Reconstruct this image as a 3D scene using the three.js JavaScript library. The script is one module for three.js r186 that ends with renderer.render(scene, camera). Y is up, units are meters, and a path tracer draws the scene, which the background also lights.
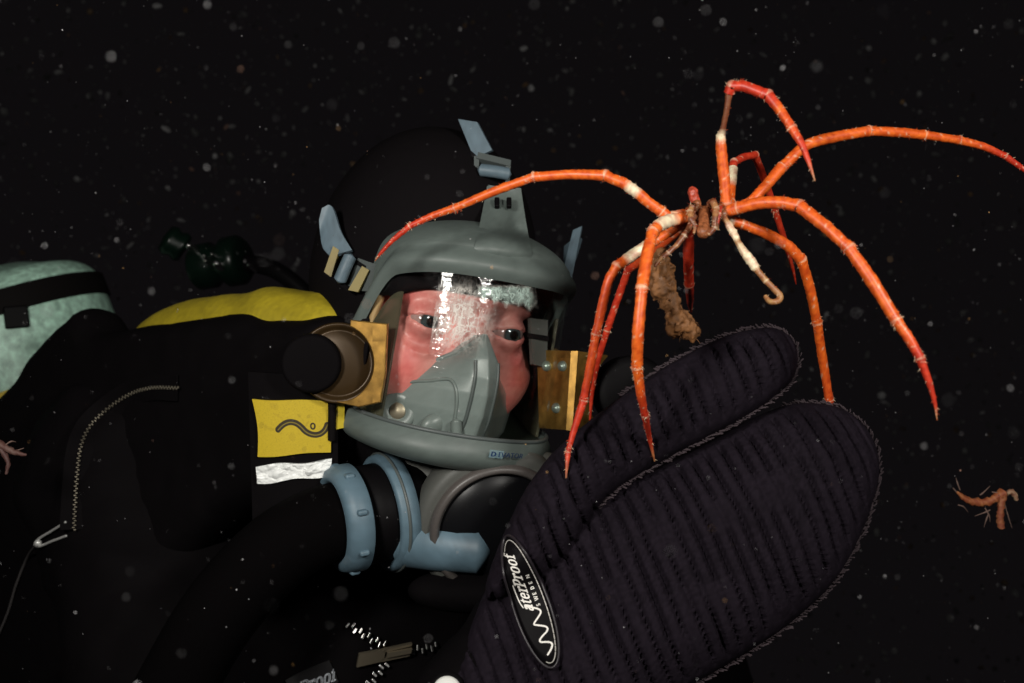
import * as THREE from 'three';
import { mergeGeometries, mergeVertices } from 'three/addons/utils/BufferGeometryUtils.js';
import { RoundedBoxGeometry } from 'three/addons/geometries/RoundedBoxGeometry.js';

// ---------------------------------------------------------------- camera, water, strobes, exposure
const scene = new THREE.Scene();
const F = 983.5;                                            // focal length in photo pixels
const camera = new THREE.PerspectiveCamera(2 * Math.atan(341.5 / F) * 180 / Math.PI, 1024 / 683, 0.02, 60);
camera.position.set(0, 0, 0);
camera.lookAt(0, 0, -1);
camera.focus = 0.63;
camera.userData.fStop = 7.5;

const renderer = new THREE.WebGLRenderer({ antialias: true });
renderer.setSize(1024, 683);
renderer.toneMapping = THREE.LinearToneMapping;
renderer.toneMappingExposure = 1.0;
renderer.shadowMap.enabled = true;

// dark open water at night: an even, nearly black sky
{
  const w = 16, h = 8, a = new Float32Array(w * h * 4);
  for (let i = 0; i < w * h; i++) a.set([0.0040, 0.0034, 0.0038, 1], i * 4);
  const t = new THREE.DataTexture(a, w, h, THREE.RGBAFormat, THREE.FloatType);
  t.mapping = THREE.EquirectangularReflectionMapping; t.magFilter = THREE.LinearFilter; t.needsUpdate = true;
  scene.background = t; scene.environment = t;
}
const V = (x, y, z) => new THREE.Vector3(x, y, z);
// two flash heads on the photographer's housing, either side of the lens
const STROBES = [
  { at: V(-0.27, 0.15, -0.02), aim: V(-0.12, -0.02, -0.76), power: 0.86, label: 'underwater flash head on the diver side of the lens' },
  { at: V(0.33, 0.20, -0.04), aim: V(0.12, 0.02, -0.62), power: 0.66, label: 'underwater flash head on the sea spider side of the lens' },
];

// ---------------------------------------------------------------- helpers
let seed = 7;
const rnd = () => { seed = (seed + 0x6d2b79f5) | 0; let t = Math.imul(seed ^ (seed >>> 15), 1 | seed); t = (t + Math.imul(t ^ (t >>> 7), 61 | t)) ^ t; return ((t ^ (t >>> 14)) >>> 0) / 4294967296; };
const rr = (a, b) => a + (b - a) * rnd();
const clamp = (x, a = 0, b = 1) => Math.max(a, Math.min(b, x));
const mix = (a, b, t) => a + (b - a) * t;
const sstep = (a, b, x) => { const t = clamp((x - a) / (b - a)); return t * t * (3 - 2 * t); };
const hash3 = (x, y, z) => { let h = Math.imul(x, 374761393) ^ Math.imul(y, 668265263) ^ Math.imul(z, 2147483647 - 1274126177); h = Math.imul(h ^ (h >>> 13), 1274126177); return ((h ^ (h >>> 16)) >>> 0) / 4294967296; };
function noise(x, y, z) {
  const X = Math.floor(x), Y = Math.floor(y), Z = Math.floor(z); let u = x - X, v = y - Y, w = z - Z;
  u = u * u * (3 - 2 * u); v = v * v * (3 - 2 * v); w = w * w * (3 - 2 * w);
  const h = (a, b, c) => hash3(X + a, Y + b, Z + c);
  return mix(mix(mix(h(0, 0, 0), h(1, 0, 0), u), mix(h(0, 1, 0), h(1, 1, 0), u), v), mix(mix(h(0, 0, 1), h(1, 0, 1), u), mix(h(0, 1, 1), h(1, 1, 1), u), v), w);
}
const fbm = (x, y, z, o = 4) => { let s = 0, a = 0.5; for (let i = 0; i < o; i++) { s += a * noise(x, y, z); x *= 2.03; y *= 2.03; z *= 2.03; a *= 0.5; } return s; };
// a pixel of the photograph at a depth in metres along the view axis
const P = (px, py, d) => V((px - 512) / F * d, (341.5 - py) / F * d, -d);

const names = {};
const numbered = (n) => { names[n] = (names[n] || 0) + 1; return names[n] === 1 ? n : n + '_' + String(names[n] - 1).padStart(3, '0'); };
function thing(name, label, category, at, group) {
  const g = new THREE.Group(); g.name = numbered(name); g.position.copy(at); g.userData = { label, category };
  if (group) g.userData.group = group;
  scene.add(g); g.updateMatrixWorld(true); return g;
}
function part(parent, name, geo, mat, label) {               // geometry given in world coordinates
  parent.updateMatrixWorld(true);
  const g = geo.clone().applyMatrix4(parent.matrixWorld.clone().invert());
  return local(parent, name, g, mat, label);
}
function local(parent, name, geo, mat, label) {              // geometry given in the parent's coordinates
  const m = new THREE.Mesh(geo, mat); m.name = name; m.castShadow = m.receiveShadow = true;
  if (label) m.userData.label = label;
  parent.add(m); m.updateMatrixWorld(true); return m;
}
const std = (r, g, b, rough = 0.6, o = {}) => { const m = new THREE.MeshPhysicalMaterial({ roughness: rough, side: THREE.DoubleSide, ...o }); m.color.setRGB(r, g, b); return m; };
function noiseTex(n, fn, srgb) {                             // tiling-free grain texture from a function of (u, v) in 0..1
  const a = new Uint8Array(n * n * 4);
  for (let j = 0; j < n; j++) for (let i = 0; i < n; i++) { const c = fn(i / n, j / n); a.set([c[0] * 255, c[1] * 255, c[2] * 255, 255], (j * n + i) * 4); }
  const t = new THREE.DataTexture(a, n, n); t.magFilter = THREE.LinearFilter; t.minFilter = THREE.LinearMipmapLinearFilter; t.generateMipmaps = true;
  t.wrapS = t.wrapT = THREE.RepeatWrapping; if (srgb) t.colorSpace = THREE.SRGBColorSpace; t.needsUpdate = true; return t;
}
function canvasTex(w, h, draw) {
  const c = document.createElement('canvas'); c.width = w; c.height = h; draw(c.getContext('2d'), w, h);
  const t = new THREE.CanvasTexture(c); t.colorSpace = THREE.SRGBColorSpace; t.anisotropy = 8; return t;
}
function paint(geo, fn) {                                    // vertex colours from position, linear values
  const p = geo.attributes.position, c = new Float32Array(p.count * 3);
  for (let i = 0; i < p.count; i++) c.set(fn(p.getX(i), p.getY(i), p.getZ(i), i), i * 3);
  geo.setAttribute('color', new THREE.BufferAttribute(c, 3)); return geo;
}
// naive surface nets: mesh of the zero level of a distance field
function nets(sdf, lo, hi, cell) {
  const nx = Math.ceil((hi.x - lo.x) / cell) + 1, ny = Math.ceil((hi.y - lo.y) / cell) + 1, nz = Math.ceil((hi.z - lo.z) / cell) + 1;
  const f = new Float32Array(nx * ny * nz), id = (i, j, k) => i + nx * (j + ny * k);
  for (let k = 0; k < nz; k++) for (let j = 0; j < ny; j++) for (let i = 0; i < nx; i++) f[id(i, j, k)] = sdf(lo.x + i * cell, lo.y + j * cell, lo.z + k * cell);
  const vid = new Int32Array(nx * ny * nz).fill(-1), pos = [], idx = [];
  const off = [0, 1, nx, nx + 1, nx * ny, nx * ny + 1, nx * ny + nx, nx * ny + nx + 1];
  const E = [[0, 1], [2, 3], [4, 5], [6, 7], [0, 2], [1, 3], [4, 6], [5, 7], [0, 4], [1, 5], [2, 6], [3, 7]];
  for (let k = 0; k < nz - 1; k++) for (let j = 0; j < ny - 1; j++) for (let i = 0; i < nx - 1; i++) {
    const b = id(i, j, k); let mask = 0;
    for (let q = 0; q < 8; q++) if (f[b + off[q]] < 0) mask |= 1 << q;
    if (mask === 0 || mask === 255) continue;
    let x = 0, y = 0, z = 0, n = 0;
    for (const [p, q] of E) {
      const a = f[b + off[p]], c = f[b + off[q]];
      if ((a < 0) === (c < 0)) continue;
      const t = a / (a - c); n++;
      x += mix(p & 1, q & 1, t); y += mix((p >> 1) & 1, (q >> 1) & 1, t); z += mix(p >> 2, q >> 2, t);
    }
    vid[b] = pos.length / 3; pos.push(lo.x + (i + x / n) * cell, lo.y + (j + y / n) * cell, lo.z + (k + z / n) * cell);
  }
  const quad = (a, b, c, d, flip) => { if (a < 0 || b < 0 || c < 0 || d < 0) return; flip ? idx.push(a, c, b, a, d, c) : idx.push(a, b, c, a, c, d); };
  for (let k = 1; k < nz - 1; k++) for (let j = 1; j < ny - 1; j++) for (let i = 1; i < nx - 1; i++) {
    const b = id(i, j, k), s = f[b] < 0;
    if (s !== (f[b + 1] < 0)) quad(vid[b - nx - nx * ny], vid[b - nx * ny], vid[b], vid[b - nx], !s);
    if (s !== (f[b + nx] < 0)) quad(vid[b - 1 - nx * ny], vid[b - 1], vid[b], vid[b - nx * ny], !s);
    if (s !== (f[b + nx * ny] < 0)) quad(vid[b - 1 - nx], vid[b - nx], vid[b], vid[b - 1], !s);
  }
  const g = new THREE.BufferGeometry();
  g.setAttribute('position', new THREE.Float32BufferAttribute(pos, 3)); g.setIndex(idx); g.computeVertexNormals(); return g;
}
const smin = (a, b, k) => { const h = clamp(0.5 + 0.5 * (b - a) / k); return mix(b, a, h) - k * h * (1 - h); };
const smax = (a, b, k) => -smin(-a, -b, k);
function cap(x, y, z, a, b, ra, rb) {                        // tapered capsule
  const bx = b.x - a.x, by = b.y - a.y, bz = b.z - a.z, px = x - a.x, py = y - a.y, pz = z - a.z;
  const t = clamp((px * bx + py * by + pz * bz) / (bx * bx + by * by + bz * bz));
  return Math.hypot(px - bx * t, py - by * t, pz - bz * t) - mix(ra, rb, t);
}
const ell = (x, y, z, c, rx, ry, rz) => { const k = Math.hypot((x - c.x) / rx, (y - c.y) / ry, (z - c.z) / rz), m = Math.hypot((x - c.x) / (rx * rx), (y - c.y) / (ry * ry), (z - c.z) / (rz * rz)); return m < 1e-6 ? -Math.min(rx, ry, rz) : k * (k - 1) / m; };
// where the ray through a pixel meets a field
function march(sdf, px, py, d0 = 0.4, d1 = 1.6) {
  let d = d0;
  for (let i = 0; i < 300 && d < d1; i++) { const p = P(px, py, d), s = sdf(p.x, p.y, p.z); if (s < 0.0004) break; d += Math.max(s * 0.6, 0.0004); }
  return P(px, py, d);
}
// closed shell of a given thickness round a grid of points
function shell(fn, nu, nv, thick, uvScale) {
  const out = [], n = (nu + 1) * (nv + 1);
  for (let j = 0; j <= nv; j++) for (let i = 0; i <= nu; i++) out.push(fn(i / nu, j / nv));
  const at = (i, j) => out[clamp(j, 0, nv) * (nu + 1) + clamp(i, 0, nu)];
  const pos = [], uv = [], idx = [];
  const inner = [];
  for (let j = 0; j <= nv; j++) for (let i = 0; i <= nu; i++) {
    const p = at(i, j), du = at(i + 1, j).clone().sub(at(i - 1, j)), dv = at(i, j + 1).clone().sub(at(i, j - 1)), nn = du.cross(dv).normalize();
    pos.push(p.x, p.y, p.z); inner.push(p.x - nn.x * thick, p.y - nn.y * thick, p.z - nn.z * thick); uv.push(i / nu, j / nv);
  }
  const face = (o, flip) => { for (let j = 0; j < nv; j++) for (let i = 0; i < nu; i++) { const a = o + j * (nu + 1) + i, b = a + 1, c = a + nu + 1, d = c + 1; flip ? idx.push(a, d, b, a, c, d) : idx.push(a, b, d, a, d, c); } };
  face(0, false); face(n, true);
  const all = [...pos, ...inner], uv2 = [...uv, ...uv]; let m = 2 * n;
  const wall = (list) => {                                  // its own vertices, for a crisp edge
    for (let q = 0; q < list.length - 1; q++) {
      const a = list[q], b = list[q + 1];
      for (const v of [a, b, b + n, a + n]) { all.push(all[v * 3], all[v * 3 + 1], all[v * 3 + 2]); uv2.push(uv2[v * 2], uv2[v * 2 + 1]); }
      idx.push(m, m + 2, m + 1, m, m + 3, m + 2); m += 4;
    }
  };
  const r = (k, f) => Array.from({ length: k + 1 }, (_, i) => f(i));
  wall(r(nu, (i) => i)); wall(r(nv, (j) => j * (nu + 1) + nu)); wall(r(nu, (i) => nv * (nu + 1) + nu - i)); wall(r(nv, (j) => (nv - j) * (nu + 1)));
  const g = new THREE.BufferGeometry();
  g.setAttribute('position', new THREE.Float32BufferAttribute(all, 3)); g.setAttribute('uv', new THREE.Float32BufferAttribute(uv2, 2)); g.setIndex(idx); g.computeVertexNormals(); return g;
}
// tube of changing radius and colour through points {p, r, c}
function tube(list, radial = 10, per = 6, o = {}) {
  const curve = new THREE.CatmullRomCurve3(list.map((q) => q.p), false, 'centripetal'), n = (list.length - 1) * per;
  const pos = [], nor = [], col = [], uv = [], idx = []; let N = null, len = 0, prev = null;
  for (let i = 0; i <= n; i++) {
    const t = i / n, k = Math.min(Math.floor(t * (list.length - 1)), list.length - 2), s = t * (list.length - 1) - k;
    const p = curve.getPoint(t), T = curve.getTangent(t);
    if (!N) N = Math.abs(T.y) < 0.9 ? V(0, 1, 0) : V(1, 0, 0);
    N = N.clone().sub(T.clone().multiplyScalar(N.dot(T))).normalize(); const B = T.clone().cross(N);
    if (prev) len += prev.distanceTo(p); prev = p;
    const A = list[k], C = list[k + 1]; let r = mix(A.r, C.r, s);
    for (let j = 0; j <= radial; j++) {
      const a = j / radial * 2 * Math.PI, d = N.clone().multiplyScalar(Math.cos(a)).add(B.clone().multiplyScalar(Math.sin(a)));
      const q = p.clone().addScaledVector(d, r * (o.wobble ? 1 + o.wobble * (noise(p.x * 900 + d.x * 1.3, p.y * 900 + d.y * 1.3, p.z * 900 + d.z * 1.3) - 0.5) : 1));
      pos.push(q.x, q.y, q.z); nor.push(d.x, d.y, d.z); uv.push(j / radial, len);
      if (A.c) { const g = o.mottle ? 1 + o.mottle * (fbm(q.x * 500, q.y * 500, q.z * 500, 3) - 0.44) * 2 : 1; const e = s < 0.5 || !o.hard ? (o.hard ? 0 : s) : 1; let cc = [0, 1, 2].map((m) => mix(A.c[m], C.c[m], e) * (m ? g * g : g)); if (o.specks && noise(q.x * 2600, q.y * 2600, q.z * 2600) > 0.87) cc = cc.map((v, m) => mix(v, o.specks[m], 0.6)); col.push(...cc); }
    }
  }
  const w = radial + 1;
  for (let i = 0; i < n; i++) for (let j = 0; j < radial; j++) { const a = i * w + j, b = a + 1, c = a + w, d = c + 1; idx.push(a, b, d, a, d, c); }
  for (const [row, flip] of [[0, true], [n, false]]) {       // end caps
    const c = pos.length / 3, p = curve.getPoint(row / n), T = curve.getTangent(row / n).multiplyScalar(flip ? -1 : 1), L = list[flip ? 0 : list.length - 1];
    const q = p.clone().addScaledVector(T, L.r * 0.6); pos.push(q.x, q.y, q.z); nor.push(T.x, T.y, T.z); uv.push(0, 0); if (L.c) col.push(...L.c);
    for (let j = 0; j < radial; j++) { const a = row * w + j; flip ? idx.push(c, a + 1, a) : idx.push(c, a, a + 1); }
  }
  const g = new THREE.BufferGeometry();
  g.setAttribute('position', new THREE.Float32BufferAttribute(pos, 3)); g.setAttribute('normal', new THREE.Float32BufferAttribute(nor, 3)); g.setAttribute('uv', new THREE.Float32BufferAttribute(uv, 2));
  if (col.length) g.setAttribute('color', new THREE.Float32BufferAttribute(col, 3));
  g.setIndex(idx); return g;
}
const simpleTube = (pts, r, radial = 8, per = 4) => tube(pts.map((p, i) => ({ p, r: Array.isArray(r) ? r[i] : r })), radial, per);
// a solid of revolution about an axis: profile of [radius, height]
function lathe(profile, at, axis, seg = 48) {
  const g = new THREE.LatheGeometry(profile.map(([r, h]) => new THREE.Vector2(Math.max(r, 1e-5), h)), seg);
  g.applyQuaternion(new THREE.Quaternion().setFromUnitVectors(V(0, 1, 0), axis.clone().normalize())); g.translate(at.x, at.y, at.z); return g;
}
const strip = (g) => { for (const k of Object.keys(g.attributes)) if (!['position', 'normal'].includes(k)) g.deleteAttribute(k); return g.index ? g.toNonIndexed() : g; };
const join = (list) => mergeGeometries(list.map((g) => strip(g.clone())));
// padded shapes: an outline in pixels laid on a plane, rounded and thickened
function plane(o, n) {
  n = n.clone().normalize(); const u = V(1, 0, 0).sub(n.clone().multiplyScalar(n.x)).normalize(), v = n.clone().cross(u);
  return { o, n, u, v, hit(px, py) { const r = P(px, py, 1), t = o.dot(n) / r.dot(n); return r.multiplyScalar(t); }, flat(p) { const q = p.clone().sub(o); return [q.dot(u), q.dot(v)]; }, up(x, y, z = 0) { return o.clone().addScaledVector(u, x).addScaledVector(v, y).addScaledVector(n, z); } };
}
function smoothLoop(pts, k = 4) {
  const c = new THREE.CatmullRomCurve3(pts.map(([x, y]) => V(x, y, 0)), true, 'centripetal'); return c.getPoints(pts.length * k).slice(0, -1).map((p) => [p.x, p.y]);
}
function polyDist(poly, x, y) {                              // positive inside
  let d = 1e9, inside = false;
  for (let i = 0, j = poly.length - 1; i < poly.length; j = i++) {
    const [ax, ay] = poly[j], [bx, by] = poly[i], ex = bx - ax, ey = by - ay, wx = x - ax, wy = y - ay, t = clamp((wx * ex + wy * ey) / (ex * ex + ey * ey));
    const dx = wx - ex * t, dy = wy - ey * t; d = Math.min(d, dx * dx + dy * dy);
    if ((ay > y) !== (by > y) && x < (bx - ax) * (y - ay) / (by - ay) + ax) inside = !inside;
  }
  return (inside ? 1 : -1) * Math.sqrt(d);
}
function padField(pl, px, H, R, lift = 0) {                  // field in the plane's own coordinates
  const poly = smoothLoop(px.map(([x, y]) => pl.flat(pl.hit(x, y))));
  const near = new Map(), edge = (x, y) => { const k = Math.round(x * 1e6) * 4194304 + Math.round(y * 1e6); let v = near.get(k); if (v === undefined) { v = polyDist(poly, x, y); if (near.size < 400000) near.set(k, v); } return v; };
  const f = (x, y, z) => { const e = edge(x, y), u = Math.max(R - e, 0) / R, w = (z - lift) / H; return (Math.hypot(u, w) - 1) * Math.min(R, H); };
  f.poly = poly; return f;
}
function padMesh(pl, f, lo, hi, cell) { const g = nets(f, lo, hi, cell); const m = new THREE.Matrix4().makeBasis(pl.u, pl.v, pl.n).setPosition(pl.o); return g.applyMatrix4(m); }
const bounds = (poly, pad, H) => { const xs = poly.map((p) => p[0]), ys = poly.map((p) => p[1]); return [V(Math.min(...xs) - pad, Math.min(...ys) - pad, -H - pad), V(Math.max(...xs) + pad, Math.max(...ys) + pad, H + pad)]; };

// ---------------------------------------------------------------- materials
const grain = noiseTex(256, (u, v) => { const g = 0.35 * fbm(u * 60, v * 60, 1, 3) + 0.65 * rnd(); return [g, g, g]; });
const M = {
  suit: std(0.0034, 0.0027, 0.0032, 0.8, { specularIntensity: 0.12 }),
  hood: std(0.0066, 0.0055, 0.0062, 0.85, { specularIntensity: 0.08 }),
  web: std(0.0055, 0.0045, 0.0045, 0.75, { specularIntensity: 0.15 }),
  rubber: std(0.112, 0.138, 0.127, 0.5, { vertexColors: true }),
  rubberDark: std(0.085, 0.10, 0.098, 0.45),
  housing: std(0.082, 0.084, 0.076, 0.55),
  blue: std(0.105, 0.170, 0.215, 0.5, { vertexColors: true }),
  strap: std(0.115, 0.165, 0.20, 0.5, { vertexColors: true }),
  brass: std(0.52, 0.32, 0.085, 0.42, { metalness: 0.82 }),
  bronze: std(0.045, 0.026, 0.010, 0.34, { metalness: 0.3, specularIntensity: 0.6 }),
  black: std(0.0035, 0.003, 0.0035, 0.55, { specularIntensity: 0.15 }),
  blackGloss: std(0.005, 0.005, 0.006, 0.35, { specularIntensity: 0.5 }),
  steel: std(0.62, 0.62, 0.60, 0.25, { metalness: 1 }),
  oldSteel: std(0.34, 0.29, 0.21, 0.42, { metalness: 0.75 }),
  yellow: std(0.40, 0.31, 0.010, 0.75, { vertexColors: true }),
  silicone: std(0.195, 0.23, 0.22, 0.33, { vertexColors: true, clearcoat: 0.35, clearcoatRoughness: 0.25 }),
  siliconeRib: std(0.17, 0.20, 0.19, 0.35),
  tan: std(0.50, 0.32, 0.14, 0.6),
};
M.brass.map = noiseTex(256, (u, v) => { const k = fbm(u * 8, v * 8, 5, 5), q = clamp(0.66 + 0.42 * (k - 0.42) - (rnd() < 0.03 ? 0.3 * rnd() : 0)); return [q, q * 0.96, q * 0.9]; }, true); M.brass.map.repeat.set(22, 22);
M.brass.color.setRGB(0.85, 0.52, 0.14);
// white for the vertex-coloured ones; colour in the vertices
const tint = (m, geo, s = 0.18, f = 120, f2 = 900) => { const c = [m.color.r, m.color.g, m.color.b]; paint(geo, (x, y, z) => { const k = 1 + s * (fbm(x * f, y * f, z * f, 3) - 0.44) * 2 + s * 0.6 * (noise(x * f2, y * f2, z * f2) - 0.5) * 2; return [k, k, k]; }); return geo; };

// ---------------------------------------------------------------- flash heads
for (const s of STROBES) {
  const g = thing('flash_head', s.label, 'flash', s.at, 'flash heads beside the lens');
  const ax = s.aim.clone().sub(s.at).normalize(), back = s.at.clone().addScaledVector(ax, -0.16);
  part(g, 'housing', lathe([[0, 0], [0.035, 0.002], [0.042, 0.01], [0.042, 0.10], [0.052, 0.115], [0.052, 0.152], [0.047, 0.152], [0.046, 0.146], [0, 0.146]], back, ax), M.black);
  const lamp = std(0.8, 0.8, 0.8, 0.4); lamp.emissive.setRGB(1, 0.97, 0.92); lamp.emissiveIntensity = 14;
  part(g, 'flash_window', lathe([[0.0455, 0.147], [0.04, 0.153], [0.02, 0.156], [0, 0.157]], back, ax), lamp);
  const l = new THREE.SpotLight(0xffffff, s.power, 0, 0.95, 0.6, 2); l.color.setRGB(1, 0.965, 0.9);
  l.position.copy(ax.clone().multiplyScalar(0.048)); l.target.position.copy(ax.clone().multiplyScalar(0.7)); l.castShadow = true; l.shadow.radius = 2.6; l.shadow.mapSize.set(2048, 2048); l.shadow.bias = -0.0005;
  l.shadow.camera.near = 0.02; l.shadow.camera.far = 4;
  g.add(l, l.target);
}

// ---------------------------------------------------------------- head frame: +x to the diver's left, +y up, +z out of the face
const HC = V(-0.0685, 0.0215, -0.76);
const headQ = new THREE.Quaternion().setFromEuler(new THREE.Euler(0, 0, -9 * Math.PI / 180)).multiply(new THREE.Quaternion().setFromEuler(new THREE.Euler(0, 30 * Math.PI / 180, 0))).multiply(new THREE.Quaternion().setFromEuler(new THREE.Euler(4 * Math.PI / 180, 0, 0)));
const headM = new THREE.Matrix4().compose(HC, headQ, V(1, 1, 1)), headI = headM.clone().invert();
const H = (x, y, z) => V(x, y, z).applyMatrix4(headM);
const toHead = (p) => p.clone().applyMatrix4(headI);

// ---------------------------------------------------------------- the diver
const EYE = [V(-0.033, 0, 0.0745), V(0.033, 0, 0.0745)];
function headField(x, y, z) {
  const ax = Math.abs(x);
  let d = ell(x, y, z, V(0, 0.03, -0.018), 0.077, 0.108, 0.098);
  d = smin(d, ell(x, y, z, V(0, -0.05, 0.022), 0.062, 0.07, 0.066), 0.03);
  d = smin(d, ell(ax, y, z, V(0.038, -0.033, 0.055), 0.029, 0.026, 0.028), 0.022);
  d = smin(d, cap(ax, y, z, V(0.004, 0.022, 0.083), V(0.046, 0.021, 0.068), 0.011, 0.009), 0.014);
  d = smin(d, cap(x, y, z, V(0, 0.014, 0.084), V(0, -0.033, 0.099), 0.0072, 0.0105), 0.013);
  d = smin(d, cap(x, y, z, V(-0.016, -0.074, 0.074), V(0.016, -0.074, 0.074), 0.011, 0.011), 0.02);
  d = smax(d, -ell(ax, y, z, V(0.034, -0.001, 0.094), 0.021, 0.0135, 0.014), 0.012);     // eye socket
  const ex = ax - 0.033, ez = z - 0.0745, lid = Math.hypot(ex, y, ez) - 0.0142;
  d = smin(d, lid, 0.006);
  const open = 0.0044 * (1 - (ex / 0.0145) ** 2), slit = Math.max(Math.abs(y - 0.0004 - 0.0008 * ex / 0.014) - open, 0.07 - z);
  d = smax(d, -slit * 0.8, 0.0016);
  d = Math.min(d, Math.hypot(ex, y, ez) - 0.0117);                                       // keeps the body closed behind the eye
  d = smin(d, Math.abs(Math.hypot(ex, y + 0.0065, ez - 0.004) - 0.0175) + (y > -0.006 ? 0.03 : 0.0012), 0.005); // lower lid fold
  d = smin(d, cap(x, y, z, V(0, -0.08, -0.03), V(0, -0.16, -0.055), 0.055, 0.06), 0.03);
  return d + 0.0007 * (fbm(x * 160, y * 160, z * 160, 3) - 0.44);
}
const RS = P(140, 474, 0.87), RE = P(230, 1040, 0.64), RW = P(520, 668, 0.615), LS = P(640, 590, 1.0), CH = P(380, 720, 0.92), NECK = H(0, -0.13, -0.05);
function torsoField(x, y, z) {
  let d = ell(x, y, z, V(CH.x, CH.y - 0.02, CH.z), 0.20, 0.26, 0.15);
  d = smin(d, cap(x, y, z, CH, V(CH.x - 0.02, CH.y - 0.5, CH.z), 0.14, 0.15), 0.08);
  d = smin(d, cap(x, y, z, NECK, CH, 0.075, 0.13), 0.06);
  d = smin(d, cap(x, y, z, RS, CH, 0.088, 0.13), 0.07);
  d = smin(d, cap(x, y, z, LS, CH, 0.085, 0.12), 0.07);
  d = smin(d, cap(x, y, z, RS, RE, 0.086, 0.062), 0.04);
  d = smin(d, cap(x, y, z, LS, V(LS.x + 0.12, LS.y - 0.28, LS.z - 0.05), 0.08, 0.06), 0.04);
  d = smin(d, cap(x, y, z, RE, RW, 0.062, 0.046), 0.03);
  return d;
}
const suitField = (x, y, z) => torsoField(x, y, z) - 0.006 * (Math.abs(fbm(x * 16 + 3, y * 30, z * 16, 3) - 0.45) * 4 - 0.5);
const person = thing('person', 'person in a black drysuit and hood peering out, right arm raised across the chest', 'person', V(CH.x, CH.y - 0.6, CH.z));
{
  const head = nets(headField, V(-0.09, -0.17, -0.125), V(0.09, 0.145, 0.13), 0.0017).applyMatrix4(headM);
  const trunk = nets((x, y, z) => torsoField(x, y, z) + 0.012, V(-0.62, -1.05, -1.22), V(0.40, 0.02, -0.48), 0.014);
  const body = mergeGeometries([strip(head), strip(trunk)]);
  paint(body, (x, y, z) => {
    const q = toHead(V(x, y, z)), n = fbm(q.x * 70, q.y * 70, q.z * 70, 4) - 0.44, s = fbm(q.x * 420, q.y * 420, q.z * 420, 2) - 0.37;
    let r = 0.68 + 0.14 * n + 0.22 * s, g = 0.262 - 0.20 * n + 0.18 * s, b = 0.228 - 0.15 * n + 0.16 * s;
    const ax = Math.abs(q.x), cheek = Math.exp(-(((ax - 0.042) / 0.022) ** 2 + ((q.y + 0.03) / 0.02) ** 2)); g *= 1 - 0.25 * cheek; b *= 1 - 0.25 * cheek;
    return [Math.max(r, 0.02), Math.max(g, 0.02), Math.max(b, 0.02)];
  });
  const skin = std(1, 1, 1, 0.42, { vertexColors: true, clearcoat: 0.15, clearcoatRoughness: 0.4 });
  part(person, 'body', body, skin);
  for (const [i, e] of EYE.entries()) {
    const g = new THREE.SphereGeometry(0.0126, 40, 28); g.rotateX(Math.PI / 2);
    const look = V(i ? -0.02 : -0.04, -0.02, 1).normalize();
    paint(g, (x, y, z) => { const a = Math.acos(clamp(V(x, y, z).normalize().dot(look), -1, 1)); const v = 0.03 * noise(x * 900, y * 900, z * 900); return a < 0.26 ? [0.004, 0.004, 0.004] : a < 0.52 ? [0.03 + v, 0.045 + v, 0.048 + v] : a < 0.58 ? [0.03, 0.03, 0.03] : [0.40, 0.27 - v, 0.25 - v]; });
    g.translate(e.x, e.y, e.z);
    part(person, 'eye', g.applyMatrix4(headM), std(1, 1, 1, 0.08, { vertexColors: true, clearcoat: 1, clearcoatRoughness: 0.04 }));
  }
  const hoodField = (x, y, z) => {
    const o = headField(x, y, z) - 0.0065, open = Math.pow(Math.pow(Math.abs(x / 0.066), 4) + Math.pow(Math.abs((y + 0.045) / (y > -0.045 ? 0.068 : 0.045)), 4), 0.25) - 1;
    const face = Math.max(open * 0.06, 0.01 - z), inner = headField(x, y, z) + 0.002;
    return Math.max(smax(o, -face, 0.004), -inner);
  };
  part(person, 'hood', nets(hoodField, V(-0.1, -0.155, -0.14), V(0.1, 0.155, 0.13), 0.0035).applyMatrix4(headM), M.hood);
  part(person, 'drysuit', nets(suitField, V(-0.66, -1.1, -1.25), V(0.44, 0.06, -0.46), 0.0085), M.suit);
}

let vestField;
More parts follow.
